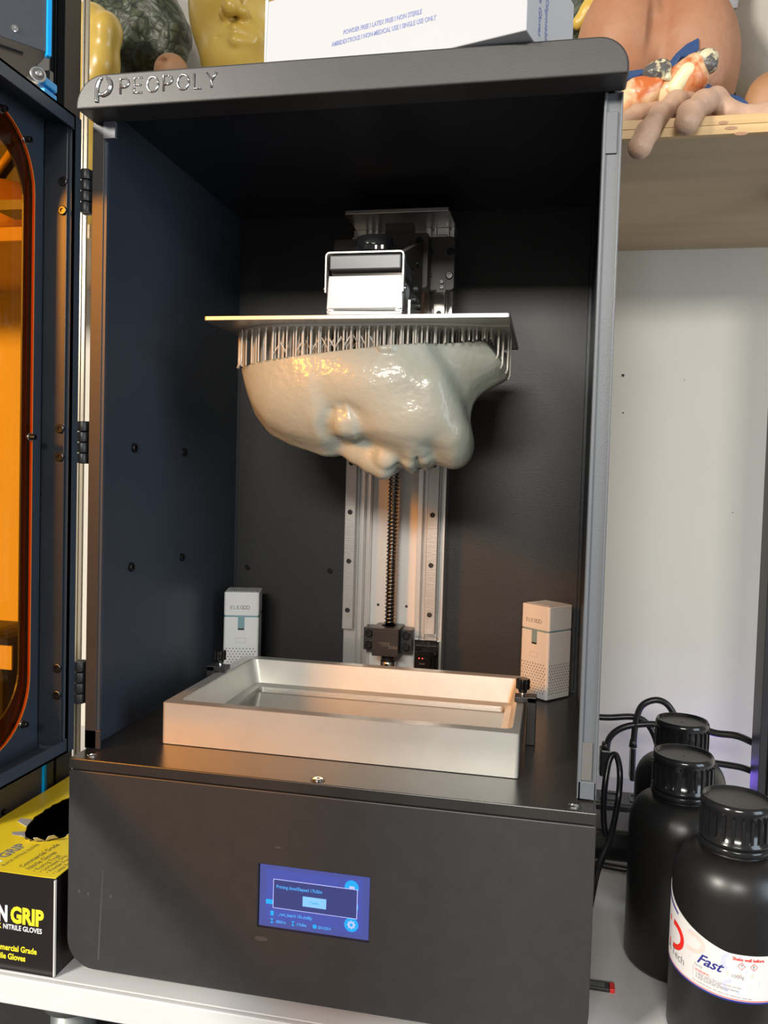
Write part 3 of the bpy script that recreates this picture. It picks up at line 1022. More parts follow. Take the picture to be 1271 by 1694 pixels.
MB().box((bx0 - 0.004, by0 - 0.0015, TZ), (bx1 + 0.0125, by0 + 0.060, TZ + 0.0018)).build('block_base', M['alu_satin'], bp_, bevel=0.0004)
MB().box((bx0 + 0.001, by0 + 0.008, TZ + 0.0385), (bx1 - 0.001, by0 + 0.056, TZ + 0.0440)).build('tilt_gap', mat('dark_mirror', (0.12, 0.11, 0.10), 0.15, 0.9), bp_)
MB().box((bx0 + 0.0005, by0 + 0.0, TZ + 0.0440), (bx1 - 0.001, by0 + 0.060, TZ + 0.0575)).build('top_block', M['alu_grey'], bp_, bevel=0.0012)
# side bracket at the right
MB().prism([(by0 + 0.001, TZ + 0.0018), (by0 + 0.052, TZ + 0.0018), (by0 + 0.050, TZ + 0.026), (by0 + 0.012, TZ + 0.026), (by0 + 0.001, TZ + 0.016)], 'x', bx1 + 0.0065, bx1 + 0.0085).build('side_bracket', M['alu_satin'], bp_)
for y, z, r in ((by0 + 0.012, TZ + 0.018, 0.0030), (by0 + 0.022, TZ + 0.030, 0.0034), (by0 + 0.040, TZ + 0.018, 0.0034)):
    socket_bolt((bx1 + 0.0083, y, z), (1, 0, 0), r, bp_, 'side_screw', 0.004, M['black'])
# bail handle: bent strap over the block
hd = MB()
hx0, hx1, hy, hz0, hz1 = bx0 - 0.0035, bx1 + 0.0018, by0 + 0.004, TZ + 0.0235, TZ + 0.0605
path = []
rr = 0.004
for (cx, cz, a0, a1) in ((hx0 + rr, hz1 - rr, PI, PI / 2), (hx1 - rr, hz1 - rr, PI / 2, 0)):
    path += [(cx + rr * math.cos(a0 + (a1 - a0) * i / 5), cz + rr * math.sin(a0 + (a1 - a0) * i / 5)) for i in range(6)]
outer = [(hx0, hz0)] + path + [(hx1, hz0)]
th = 0.0013
inner = []
for i, (x, z) in enumerate(outer):
    a = Vector(outer[max(i - 1, 0)])
    b_ = Vector(outer[min(i + 1, len(outer) - 1)])
    t_ = (b_ - a).normalized()
    inner.append((x + t_.y * th, z - t_.x * th))
vs = []
for (x, z) in outer:
    vs += [(x, hy - 0.004, z), (x, hy + 0.004, z)]
for (x, z) in inner:
    vs += [(x, hy - 0.004, z), (x, hy + 0.004, z)]
k = len(outer)
fs = []
for i in range(k - 1):
    a, b2, c2, d2 = 2 * i, 2 * i + 2, 2 * k + 2 * i, 2 * k + 2 * i + 2
    fs += [(a, b2, b2 + 1, a + 1), (c2, c2 + 1, d2 + 1, d2), (a, c2, d2, b2), (a + 1, b2 + 1, d2 + 1, c2 + 1)]
hd.add(vs, fs)
hd.build('bail_handle', mat('pale_brass_strap', (0.82, 0.78, 0.68), 0.3, 0.8), bp_)
for x, s in ((hx0, -1), (hx1, 1)):
    MB().cyl((x, hy, hz0 + 0.004), (x + s * 0.002, hy, hz0 + 0.004), 0.0022, 14).build('pivot_pin', M['chrome'], bp_)
# star knob
kc = ((bx0 + bx1) / 2 + 0.002, by0 + 0.030)
k = []
for i in range(70):
    a = 2 * PI * i / 70
    rr = 0.0205 + 0.0016 * math.cos(7 * a)
    k.append((kc[0] + rr * math.cos(a), kc[1] + rr * math.sin(a)))
kb = MB().prism(k, 'z', TZ + 0.0640, TZ + 0.0705)
kb.lathe([(0.0, TZ + 0.0800), (0.0170, TZ + 0.0800), (0.0182, TZ + 0.0785), (0.0182, TZ + 0.0700)], 40, kc)
kb.lathe([(0.0165, TZ + 0.0642), (0.009, TZ + 0.0615), (0.009, TZ + 0.0574)], 40, kc)
kb.build('star_knob', M['gloss_black'], bp_, bevel=0.0015, seg=3)

# ================================================================== PRINTED FACE
YC = 0.165
prof2 = [(.084, .420), (.0910, .385), (.0930, .371), (.0955, .354), (.1010, .335), (.1105, .3137), (.1263, .2953), (.1494, .2845), (.1689, .2790),
         (.185, .2762), (.194, .2772), (.204, .2820), (.22, .2835), (.24, .2825), (.26, .2800), (.28, .2775), (.295, .276), (.312, .2745), (.3215, .280),
         (.3262, .290), (.3275, .305), (.3285, .3167), (.3309, .3290), (.338, .3385), (.3481, .3455), (.3620, .3530), (.40, .375)]


def face_field(P):
    Xw, Yw, Zw = P
    # the head is turned a little toward the front of the printer
    sa, ca, zc, yf = math.sin(R(-16)), math.cos(R(-16)), .33, .152
    V = np.abs((Yw - yf) * ca + (Zw - zc) * sa)
    Z = zc + ((Zw - zc) * ca - (Yw - yf) * sa) * ca
    X = Xw - 0.075 * (zc - Z)
    x2, z2 = X, Z
    d = np.full(x2.shape, 9.0, np.float32)
    for (ax, az), (bx, bz) in zip(prof2[:-1], prof2[1:]):
        ex, ez = bx - ax, bz - az
        t = np.clip(((x2 - ax) * ex + (z2 - az) * ez) / (ex * ex + ez * ez), 0, 1)
        d = np.minimum(d, np.hypot(x2 - ax - t * ex, z2 - az - t * ez))
    # inside test against the closed outline
    poly = prof2 + [(.45, .375), (.45, .6), (.084, .6)]
    ins = np.zeros(x2.shape, bool)
    j = len(poly) - 1
    for i in range(len(poly)):
        xi, zi = poly[i]
        xj, zj = poly[j]
        if zi != zj:
            cr = ((zi > z2) != (zj > z2)) & (x2 < (xj - xi) * (z2 - zi) / (zj - zi) + xi)
            ins ^= cr
        j = i
    sd = np.where(ins, d, -d)
    # half width, narrower past the jaw line
    ax, az, bx, bz = .2880, .3660, .3330, .2894
    L = math.hypot(bx - ax, bz - az)
    s = ((X - ax) * (-(bz - az)) + (Z - az) * (bx - ax)) / L
    q = np.clip((s + 0.002) / 0.016, 0, 1)
    w = 0.0655 - 0.0125 * q * q * (3 - 2 * q)
    w = w - 0.005 * np.exp(-((X - .150) / .03) ** 2 - ((Z - .335) / .03) ** 2)
    w = w - 0.012 * np.clip((X - .25) / .07, 0, 1) * np.clip((.35 - Z) / .06, 0, 1)
    Rr = 0.078
    t = np.clip(sd / Rr, 0, 1)
    wid = w * (1 - (1 - t) ** 2.1) ** (1 / 2.0)
    F = np.where(sd > 0, V - wid, np.sqrt(np.maximum(sd, -9) ** 2 + V ** 2))
    g = np.gradient(F, 0.0014)
    F = F / np.maximum(np.sqrt(g[0] ** 2 + g[1] ** 2 + g[2] ** 2), 1.0)
    F = F.astype(np.float32)
    for _ in range(10):
        for a in range(3):
            F = F * 0.5 + (np.roll(F, 1, a) + np.roll(F, -1, a)) * 0.25
    Q = (X, V, Z)
    # brow
    F = smin(F, cap(Q, (.186, 0, .2880), (.1900, .034, .3010), .0105, .0085), .012)
    F = smin(F, ell(Q, (.238, .046, .338), (.034, .0150, .030)), .020)
    # eye: hollow, ball, lid edge
    F = smax(F, -ell(Q, (.2140, .0460, .2840), (.0230, .0180, .0180)), .014)
    F = smax(F, -ell(Q, (.2260, .0240, .2800), (.0120, .0120, .0110)), .010)
    F = smin(F, ell(Q, (.2130, .0335, .2970), (.0148, .0142, .0150)), .009)
    F = smin(F, chain(Q, [(.2170, .0470, .3050), (.2195, .0440, .2950), (.2205, .0370, .2870), (.2195, .0280, .2850)], [.0020, .0024, .0024, .0018], .001), .004)
    F = smax(F, -chain(Q, [(.2215, .0460, .3040), (.2240, .0420, .2930), (.2245, .0340, .2865)], [.0012, .0014, .0012], .001), .003)
    F = smax(F, -chain(Q, [(.2020, .0470, .3030), (.1995, .0440, .2940), (.2000, .0360, .2870)], [.0014, .0018, .0014], .001), .005)
    # nose
    F = smin(F, chain(Q, [(.2080, 0, .2930), (.2250, 0, .2850), (.2440, 0, .2770)], [.0110, .0130, .0150], .004), .016)
    F = smin(F, chain(Q, [(.2035, 0, .2860), (.2150, 0, .2775), (.2300, 0, .2700), (.2425, 0, .2648)], [.0080, .0090, .0100, .0115], .004), .008)
    F = smin(F, ell(Q, (.2480, .0125, .2710), (.0100, .0062, .0100)), .006)
    F = smax(F, -cap(Q, (.2590, .0070, .2665), (.2510, .0078, .2745), .0030, .0034), .0025)
    F = smax(F, -chain(Q, [(.2380, .0190, .2780), (.2460, .0210, .2800), (.2560, .0180, .2800)], [.0016, .0020, .0018], .002), .005)
    # mouth
    F = smin(F, ell(Q, (.2730, 0, .2860), (.0230, .0290, .0205)), .010)
    F = smin(F, chain(Q, [(.2700, 0, .2655), (.2700, .009, .2675), (.2730, .018, .2735), (.2765, .0240, .2795)], [.0050, .0050, .0038, .0020], .003), .005)
    F = smin(F, chain(Q, [(.2850, 0, .2715), (.2850, .009, .2725), (.2830, .017, .2765), (.2790, .0235, .2805)], [.0064, .0062, .0046, .0022], .003), .005)
    F = smax(F, -chain(Q, [(.2778, 0, .2650), (.2778, .009, .2665), (.2780, .018, .2715), (.2775, .0260, .2790)], [.0014, .0015, .0015, .0014], .001), .0022)
    F = smax(F, -cap(Q, (.2615, 0, .2620), (.2665, 0, .2600), .0012, .0014), .003)
    F = smax(F, -cap(Q, (.2965, 0, .2640), (.2950, .018, .2690), .0026, .0022), .008)
    F = smin(F, ell(Q, (.2660, .0300, .3020), (.0420, .0210, .0240)), .016)
    # chin and jaw
    F = smin(F, ell(Q, (.3110, 0, .2865), (.0180, .0260, .0205)), .014)
    F = smin(F, cap(Q, (.3140, .018, .2960), (.2980, .0420, .3300), .0120, .0110), .018)
    # ear remnant
    F = smin(F, chain(Q, [(.2480, .0640, .3600), (.2540, .0660, .3555), (.2620, .0660, .3555), (.2680, .0640, .3600)], [.0030, .0038, .0036, .0028], .003), .004)
    # cut planes
    F = np.maximum(F, Zw - (.3632 + .103 * (Xw - .1321)))
    nx, ny, nz = .800, -.16, .592
    ln = math.sqrt(nx * nx + ny * ny + nz * nz)
    F = np.maximum(F, Xw - .3625)
    F = np.maximum(F, ((Xw - .3375) * nx + (Yw - .10) * ny + (Zw - .3838) * nz) / ln)
    return F


pf = thing('printed_face', 'pale grey resin print of a sleeping face hanging upside down from the build plate', 'sculpture', (0.2256, 0.165, PZ - 0.001))
sculpt('face', face_field, (.078, .080, .240), (.380, .248, .396), 0.0014, M['resin'], pf)


def ztop(x):
    return .3632 + .103 * (x - .1321)


def inside_top(x, y):
    # footprint of the cut face
    v = abs(y - YC)
    if x < .098 or x > .352:
        return False
    t = min(1, (x - .088) / .074)
    w = 0.069 * (1 - (1 - t) ** 2.15) ** 0.5
    if x > .285:
        w = min(w, .069 - .0135 * min(1, max(0, x - .290) / .014))
    return v < w - .0012


raft = []
for s in (1, -1):
    xs_ = np.linspace(.0935, .366, 40)
    if s == -1:
        xs_ = xs_[::-1]
    for x in xs_:
        t = min(1, (x - .0915) / .074)
        w = 0.071 * (1 - (1 - t) ** 2.15) ** 0.5
        if x > .30:
            w = w - .012 * min(1, (x - .30) / .05)
        raft.append((x, YC - s * w))
MB().prism(raft, 'z', PZ - 0.0022, PZ - 0.0001).build('raft', M['resin_sup'], pf)

pillars = []
gy = [YC - 0.064 + 0.0088 * i for i in range(15)]
for iy, y in enumerate(gy):
    x = .094 + (0.0034 if iy % 2 else 0)
    while x < .352:
        xx, yy = x + random.uniform(-.0008, .0008), y + random.uniform(-.0008, .0008)
        if inside_top(xx, yy):
            pillars.append((xx, yy, ztop(xx)))
        x += .0088
# a denser row just inside the near rim
for i in range(33):
    x = .0985 + i * .0077 + random.uniform(-.0014, .0014)
    t = min(1, (x - .088) / .074)
    w = 0.069 * (1 - (1 - t) ** 2.15) ** 0.5
    if x > .285:
        w = min(w, .069 - .0135 * min(1, max(0, x - .290) / .014))
    pillars.append((x, YC - w + .0020, ztop(x)))
pillars.sort(key=lambda p: p[1])
near = pillars[:120]
rest = pillars[120:]
base_pillar = MB()
base_pillar.cyl((0, 0, 0), (0, 0, 1), 0.00085, 7, caps=False)
base_pillar.cyl((0, 0, .90), (0, 0, 1.0), 0.00085, 7, r2=0.0020, caps=False)
b0 = None
for x, y, z in near:
    if b0 is None:
        b0 = base_pillar.build('support_pillar', M['resin_sup'], pf, local=True)
        o = b0
    else:
        o = b0.copy()
        C.objects.link(o)
    o.location = Vector((x, y, z - 0.0008)) - wpos(pf)
    o.scale = (1, 1, PZ - 0.002 - z + 0.0008)
sb = MB()
for x, y, z in rest:
    sb.cyl((x, y, z - 0.0008), (x, y, PZ - 0.002), 0.0009, 6, caps=False)
sb.build('support_pillars', M['resin_sup'], pf, kind='stuff')
# braces: slanting struts between neighbours on the left half
for k in range(44):
    i = random.randrange(0, 70)
    x, y, z = near[i]
    if x > .245:
        continue
    s = random.choice((-1, 1)) * .0062
    z0 = z + 0.004
    z1 = min(z0 + 0.0095, PZ - 0.004)
    MB().cyl((x + s * 0.1, y, z0), (x + s, y, z1), 0.0007, 6).build('support_strut', M['resin_sup'], pf)
# extra pillars that reach down outside the neck cut and the crown
for x, y, z in ((.3560, .115, .3660), (.3595, .127, .3590), (.3635, .140, .3560), (.3650, .155, .3520), (.3570, .150, .3650), (.0935, .150, .3665), (.0955, .140, .3610), (.1000, .128, .3590), (.1040, .120, .3590), (.1090, .112, .3595)):
    MB().tube([(x, y, PZ - .002), (x, y, z + .004), (x - .0015, y, z)], 0.0010, 6).build('support_pillar', M['resin_sup'], pf)


# ================================================================== AIR PURIFIERS
def purifier(loc, rz, label):
    t = thing('air_purifier', label, 'air purifier', loc, rz, 'small air purifiers')
    h, a = 0.1105, 0.0212
    bx = MB().prism(rrect(-a, -a, a, a, 0.003, 5), 'z', 0.0015, 0.0800)
    bx.build('lower_shell', M['white_plastic'], t, bevel=0.0008, local=True)
    MB().prism(rrect(-a + .001, -a + .001, a - .001, a - .001, 0.003, 5), 'z', 0.0, 0.0016).build('base_foot', M['dark_slot'], t, local=True)
    MB().prism(rrect(-a + .0006, -a + .0006, a - .0006, a - .0006, 0.003, 5), 'z', 0.0798, 0.0818).build('waist_band', M['teal'], t, local=True)
    cp = MB().prism(rrect(-a, -a, a, a, 0.003, 5), 'z', 0.0816, h).build('top_shell', M['white_plastic'], t, bevel=0.0012, local=True)
    gr = MB()
    gr.box((-a + .003, -a + .003, h - .0004), (a - .003, a - .003, h + .0002))
    gr.build('grille_recess', M['slot_grey'], cp, local=True)
    sl_ = MB()
    for i in range(13):
        x = -a + .0045 + i * (2 * a - .009) / 12
        sl_.box((x - .0008, -a + .0035, h), (x + .0008, a - .0035, h + .0007))
    g_ = sl_.build('grille_slats', M['white_plastic'], cp, local=True)
    g_['kind'] = 'stuff'
    # strap tab on the front with dark catch
    tb = MB().prism(rrect(-.0040, .0645, .0040, .0805, .0008, 3), 'y', -a - .0003, -a + .001).build('strap_tab', M['teal'], t, local=True)
    MB().box((-.0036, -a - .0005, .0645), (.0036, -a + .001, .0665)).build('catch', M['dark_slot'], t, local=True)
    MB().ring(rrect(-.0062, .0490, .0062, .0548, .0006, 3), rrect(-.0058, .0494, .0058, .0544, .0006, 3), 'y', -a - .0002, -a + .001).build('button_outline', mat('faint_grey', (0.5, 0.5, 0.5), 0.5), t, local=True)
    dots = MB()
    for r_ in range(11):
        for c_ in range(9):
            off = .00205 if r_ % 2 else 0
            x = -.0174 + c_ * .0041 + off
            z = .0085 + r_ * .0033
            if x > .0180:
                continue
            for (f, s) in (('y', -1), ('x', 1)):
                q = 0.00072
                if f == 'y':
                    dots.box((x - q, -a - .00012, z - q), (x + q, -a + .0005, z + q))
                else:
                    dots.box((a - .0005, x - q, z - q), (a + .00012, x + q, z + q))
    d_ = dots.build('vent_holes', M['slot_grey'], t, local=True, kind='stuff')
    # maker's lettering: E L E G and two joined rings
    x0 = -.0130
    hgt = .0040
    strokes('ELEG', x0, .0900, hgt, 0.42, -a - .0001, .00028, M['logo_dark'], t, 'printed_letter', local=True)
    rg = MB()
    for cx in (x0 + .0172, x0 + .0172 + .0036):
        rg.tube([(cx + .0020 * math.cos(i * PI / 10), -a - .0001, .0920 + .0020 * math.sin(i * PI / 10)) for i in range(20)], .00028, 6, closed=True)
    rg.build('printed_letter', M['logo_dark'], t, local=True)
    return t


purifier((0.0385, 0.3140, 0.0), R(15), 'small white air purifier in the left back corner, partly behind the vat')
pc = Vector((0.4108, 0.3180, 0))
rz = R(-40)
ctr = pc + Matrix.Rotation(rz, 3, 'Z') @ Vector((-0.0205, 0.0205, 0))
purifier((ctr.x, ctr.y, 0.0), rz, 'small white air purifier turned cornerwise in the right back corner')


# ================================================================== BOTTLES
def bottle(loc, rz, label):
    t = thing('resin_bottle', label, 'bottle', loc, rz, 'black resin bottles beside the printer')
    rb = 0.047
    prof = [(0, 0.0), (rb - .006, 0.0), (rb - .002, .0015), (rb, .006), (rb, .130)]
    for i in range(1, 11):
        a = i / 10 * PI / 2
        prof.append((0.0265 + (rb - .0265) * math.cos(a), .130 + .029 * math.sin(a)))
    prof += [(.0255, .1595), (.0255, .166)]
    MB().lathe(prof, 64).build('bottle_body', M['bottle'], t, local=True)
    MB().lathe([(.0255, .1610), (.0278, .1612), (.0284, .1625), (.0284, .1655), (.0276, .1668), (.026, .1668)], 56).build('tamper_ring', M['cap'], t, local=True)
    cp = MB()
    cp.lathe([(.0262, .1672), (.0280, .1676), (.0280, .1700), (.0264, .1712), (.0264, .1930), (.0278, .1945), (.0278, .1975), (.0272, .1990), (.0262, .2010),
              (.0252, .2010), (.0250, .1975), (.0, .1975)], 56)
    for i in range(24):
        a = 2 * PI * i / 24
        Mx = Matrix.Rotation(a, 4, 'Z')
        cp.box((.0260, -.0010, .1725), (.0280, .0010, .1915), Mx)
    c_ = cp.build('screw_cap', M['cap'], t, local=True)
    MB().cyl((0, 0, .1974), (0, 0, .1979), .0246, 40).build('cap_disc', M['cap_top'], c_, local=True)
    MB().lathe([(.0011, .1978), (.0011, .1985), (.0004, .1985), (.0004, .1978)], 12).build('centre_dimple', M['cap_top'], c_, local=True)
    return t


b1 = bottle((0.566, 0.060, ZB), 0, 'nearest black resin bottle with the white printed label')
bottle((0.540, 0.164, ZB), 0.3, 'plain black bottle directly behind the labelled one')
bottle((0.556, 0.281, ZB), 0.7, 'rearmost black bottle, mostly hidden behind the other two')

# label wrapped on the nearest bottle: phi 0 = left limb, 90 deg = facing the camera
RB = 0.0472
TH0 = R(-192.5)


def lab(phi, z, d=0.0):
    a = TH0 + phi
    return Vector(((RB + d) * math.cos(a), (RB + d) * math.sin(a), z))


def ztop_l(phi):
    s = min(phi / (PI / 2), 1.4)
    return 0.0950 + 0.0270 * max(0, 1 - s) ** 1.25


def zbot_l(phi):
    s = min(phi / (PI / 2), 1.4)
    return 0.0575 + 0.0050 * max(0, 1 - s) ** 1.3


lb = MB()
vs, fs = [], []
ng = 60
p0_, p1_ = R(-30), R(136)
for i in range(ng + 1):
    ph = p0_ + (p1_ - p0_) * i / ng
    vs += [lab(ph, zbot_l(ph)), lab(ph, ztop_l(ph)), lab(ph, ztop_l(ph), -.0006), lab(ph, zbot_l(ph), -.0006)]
for i in range(ng):
    a = 4 * i
    for k in range(4):
        fs.append((a + k, a + 4 + k, a + 4 + (k + 1) % 4, a + (k + 1) % 4))
lb.add(vs, fs, False)
label = lb.build('paper_label', M['label_white'], b1, local=True)


def lab_band(f0, f1, ph0, ph1, m, name, d=0.00012, ng=30):
    vs, fs = [], []
    for i in range(ng + 1):
        ph = ph0 + (ph1 - ph0) * i / ng
        vs += [lab(ph, f0(ph), d), lab(ph, f1(ph), d)]
    for i in range(ng):
        fs.append((2 * i, 2 * i + 2, 2 * i + 3, 2 * i + 1))
    return MB().add(vs, fs).build(name, m, label, local=True)


lab_band(lambda p: zbot_l(p), lambda p: zbot_l(p) + .0014, p0_, p1_, M['navy'], 'printed_stripe')
lab_band(lambda p: zbot_l(p) + .0018, lambda p: zbot_l(p) + .0024, p0_, p1_, M['red'], 'printed_stripe')
lab_band(lambda p: ztop_l(p) - .0068 + .004 * (p - .1), lambda p: ztop_l(p) - .0030, R(4), R(34), M['navy'], 'printed_emblem')


def lab_path(pts, r, m, name, d=0.00016):
    """flat band following (phi deg, z) points"""
    P = [Vector((R(a) * RB, z)) for a, z in pts]
    vs, fs = [], []
    for i, q in enumerate(P):
        t_ = (P[min(i + 1, len(P) - 1)] - P[max(i - 1, 0)]).normalized()
        nn = Vector((-t_.y, t_.x)) * r
        for e in (q + nn, q - nn):
            vs.append(lab(e.x / RB, e.y, d))
    for i in range(len(P) - 1):
        fs.append((2 * i, 2 * i + 2, 2 * i + 3, 2 * i + 1))
    return MB().add(vs, fs).build(name, m, label, local=True)


def hook(a0, z0, sx, sz, n=14):
    """a rounded D-shaped stroke"""
    out = [(a0, z0 + sz)]
    for i in range(n + 1):
        a = PI / 2 - PI * i / n
        out.append((a0 + sx * 0.45 + sx * 0.55 * math.cos(a), z0 + sz * math.sin(a)))
    out.append((a0, z0 - sz))
    return out


lab_path(hook(16, .0870, 26, .0095), .0022, M['red'], 'printed_emblem')
lab_path(hook(48, .0925, 18, .0065), .0017, M['pale_red'], 'printed_shadow_mark')
lab_path([(50, .1000), (62, .0965)], .0012, M['pale_blue'], 'printed_shadow_mark')
lab_path([(52, .0800), (78, .0715)], .0015, M['pale_blue'], 'printed_shadow_mark')
lab_path([(101, .0930), (88, .0930), (85, .0905), (85, .0850), (88, .0825), (106, .0820)], .0016, M['pale_blue'], 'printed_shadow_mark')
lab_path([(88, .0790), (100, .0790), (112, .0795)], .0014, M['pale_red'], 'printed_shadow_mark')
lab_path([(118, .0735), (92, .0735), (86, .0705), (88, .0655), (100, .0650)], .0016, M['pale_blue'], 'printed_shadow_mark')


def lab_text(s, size, phi, z, m, slope=0.0, **k):
    def wr(p):
        u = R(phi) * RB + p.x
        return lab(u / RB, z + p.y + slope * p.x, 0.0002 + p.z)
    return text(s, size, None, m, label, name='printed_text', ext=0.00003, wrap=wr, local=True, **k)


lab_text('A Tech', .0090, 14, .0710, M['logo_dark'], slope=-.10, sx=1.0, bold=-.0001)
lab_text('Fast', .0112, 60, .0790, M['navy'], slope=-.05, shear=0.5, bold=.0002, sx=1.05)
lab_text('Grey', .0034, 58, .0755, M['grey_ink'], slope=-.04)
lab_text('1000g', .0040, 92, .0765, M['grey_ink'])
lab_text('Shake well before', .0034, 93, .0905, M['red'], bold=.0001, sx=.95)
for ph in (101, 112):
    lab_path([(ph, .0892), (ph + 3.2, .0864), (ph, .0836), (ph - 3.2, .0864), (ph, .0892)], .00022, M['red'], 'hazard_diamond')
    lab_text('!' if ph == 112 else '*', .0040, ph - .8, .0849, M['logo_dark'], bold=.0001)
lab_path([(57, .0745), (108, .0715), (108, .0635), (57, .0660), (57, .0745)], .00015, M['grey_ink'], 'printed_frame')
lab_text('WARNING', .0024, 59, .0718, M['red'], slope=-.04)
for i, s in enumerate(('1. Avoid contact with eyes, mouths, and skin', '2. Wash with warm water', '3. Contact medical professional if ingested', '4. Keep cleaned with gel filtered')):
    lab_text(s, .0019, 60, .0701 - i * .0013, M['grey_ink'], slope=-.05)
lab_text('For LCD/DLP printer only, please visit website for more info', .0018, 57, .0632, M['grey_ink'], slope=-.055)

# ================================================================== CABLES AND POWER STRIP BEHIND THE BOTTLES
ps = thing('power_strip', 'black power strip lying on the bench behind the bottles', 'power strip', (0.53, 0.47, ZB))
MB().box((0.470, 0.44, ZB), (0.66, 0.49, ZB + 0.040)).build('strip_body', M['black'], ps, bevel=0.003)
for k in range(4):
    x = 0.497 + k * 0.038
    MB().ring(rrect(x - .012, .452, x + .012, .478, .003, 4), rrect(x - .010, .454, x + .010, .476, .003, 4), 'z', ZB + .0398, ZB + .0412).build('socket_rim', M['cable'], ps)
MB().box((0.640, 0.4385, ZB + 0.015), (0.652, 0.441, ZB + 0.027)).build('switch', M['led_blue'], ps)
glow = bpy.data.lights.new('strip_switch_glow', 'POINT')
glow.energy = 0.10
glow.color = (0.22, 0.12, 1.0)
glow.shadow_soft_size = 0.02
go = bpy.data.objects.new('strip_switch_glow', glow)
C.objects.link(go)
go.location = (0.640, 0.545, ZB + 0.060)
pb = tag(MB().box((0.455, 0.36, ZB), (0.535, 0.425, ZB + 0.038)).build('power_adapter', M['cable'], bevel=0.004, seg=3),
         'flat black power adapter on the bench in front of the power strip', 'power adapter')


def cable(pix, y, r, label, ys=None):
    pts = []
    for i, (px, py) in enumerate(pix):
        yy = ys[i] if ys else y
        pts.append(at(px, py, y=yy))
    return tag(MB().tube(catmull(pts, 7), r, 10).build('power_cable', M['cable']), label, 'cable', 'black cables behind the bottles')


def plug(px0, py0, px1, py1, y, label):
    a, b_ = at(px0, py1, y=y), at(px1, py0, y=y)
    t = thing('power_plug', label, 'plug', ((a.x + b_.x) / 2, y, a.z), 0, 'plugs behind the bottles')
    MB().box((a.x, y - .011, a.z), (b_.x, y + .011, b_.z)).build('plug_body', M['cable'], t, bevel=0.002)
    mx = (a.x + b_.x) / 2
    MB().cyl((mx, y, b_.z - .002), (mx, y, b_.z + .008), .0055, 14, r2=.004).build('strain_relief', M['cable'], t)


plug(991, 1238, 1010, 1280, .463, 'black plug standing beside the printer, left of the tall looped cable')
plug(1041, 1233, 1052, 1288, .463, 'slim black plug just left of the rearmost bottle')
cable([(1004, 1240), (1008, 1222), (1022, 1208), (1045, 1200), (1085, 1198), (1130, 1205)], .463, .0042, 'black cable arching from the left plug to behind the rearmost bottle')
cable([(1048, 1236), (1052, 1196), (1062, 1168), (1085, 1158), (1105, 1166), (1120, 1190)], .463, .0042, 'black cable looping highest above the rearmost bottle')
cable([(985, 1186), (1010, 1187), (1048, 1186), (1070, 1196), (1085, 1222), (1092, 1260)], .47, .0042, 'black cable running level out from behind the printer')
cable([(1160, 1205), (1185, 1213), (1218, 1217), (1245, 1228), (1275, 1244)], .46, .0045, 'upper of two black cables right of the rearmost bottle')
cable([(1180, 1262), (1207, 1266), (1228, 1270), (1250, 1278), (1280, 1290)], .46, .0042, 'lower of two black cables right of the rearmost bottle')
cable([(976, 1500), (982, 1470), (990, 1436), (1008, 1392), (1022, 1330), (1026, 1280), (1020, 1250), (1009, 1256), (1001, 1300), (999, 1350), (1003, 1380), (1012, 1384)],
      .30, .0036, 'black cable hanging in a long narrow loop close to the printer side',
      ys=[.19, .20, .22, .26, .30, .31, .32, .32, .31, .31, .31, .31])
tag(MB().tube(catmull([(0.458, 0.345, ZB + .004), (0.480, 0.340, ZB + .004), (0.520, 0.335, ZB + .004), (0.60, 0.335, ZB + .004)], 6), .0038, 10).build('power_cable', M['cable']),
    'black cable lying flat on the bench behind the bottles', 'cable', 'black cables behind the bottles')

# red-tipped stick on the bench
p0 = at(966, 1630, z=ZB)
p1 = at(1016, 1638, z=ZB)
d = (p1 - p0)
ang = math.atan2(d.y, d.x)
t = thing('snap_blade', 'flat dark tool with a red tip lying between printer and labelled bottle', 'tool', (p0.x, p0.y, ZB), ang)
MB().box((0, -.0055, 0), (d.length - .004, .0055, .0035)).build('tool_body', M['black'], t, bevel=.0006, local=True)
MB().box((.002, -.0030, .0034), (d.length - .008, .0022, .0042)).build('metal_strip', M['alu_grey'], t, local=True)
MB().box((d.length - .004, -.0055, 0), (d.length + .0005, .0055, .0038)).build('red_tip', M['red_plastic'], t, bevel=.0006, local=True)

# ================================================================== YELLOW AND BLACK GLOVE BOX (left, on the bench)
gb = thing('glove_box', 'black glove box with torn yellow top beside the printer base', 'glove box', (-0.0735, 0.115, ZB))
GX0, GX1, GY0, GY1, GZ = -0.137, -0.0095, -0.0045, 0.236, -0.1085
sd_ = MB()
tck = .0008
sd_.box((GX0, GY0, ZB), (GX1, GY0 + tck, GZ))
sd_.box((GX0, GY1 - tck, ZB), (GX1, GY1, GZ))
sd_.box((GX0, GY0, ZB), (GX0 + tck, GY1, GZ))
sd_.box((GX1 - tck, GY0 + .002, ZB), (GX1, GY1, GZ))
sd_.box((GX0, GY0, ZB), (GX1, GY1, ZB + tck))
sd_.build('box_sides', M['dark_card'], gb)
MB().box((GX1 - .0006, GY0 - .0008, ZB + .001), (GX1 + .0007, GY0 + .0016, GZ - .001)).build('glued_seam', M['card_edge'], gb)
hc = (-0.0720, 0.126)
n_ = 64
rect, holep, torn = [], [], []
for i in range(n_):
    a = 2 * PI * i / n_
    ca, sa = math.cos(a), math.sin(a)
    cx, cy = (GX0 + GX1) / 2, (GY0 + GY1) / 2
    k_ = min((GX1 - GX0) / 2 / max(abs(ca), 1e-6), (GY1 - GY0) / 2 / max(abs(sa), 1e-6))
    rect.append((cx + ca * k_, cy + sa * k_))
    jag = random.uniform(-.001, .002)
    holep.append((hc[0] + (0.034 + jag) * ca, hc[1] + (0.070 + jag) * sa))
tp = MB()
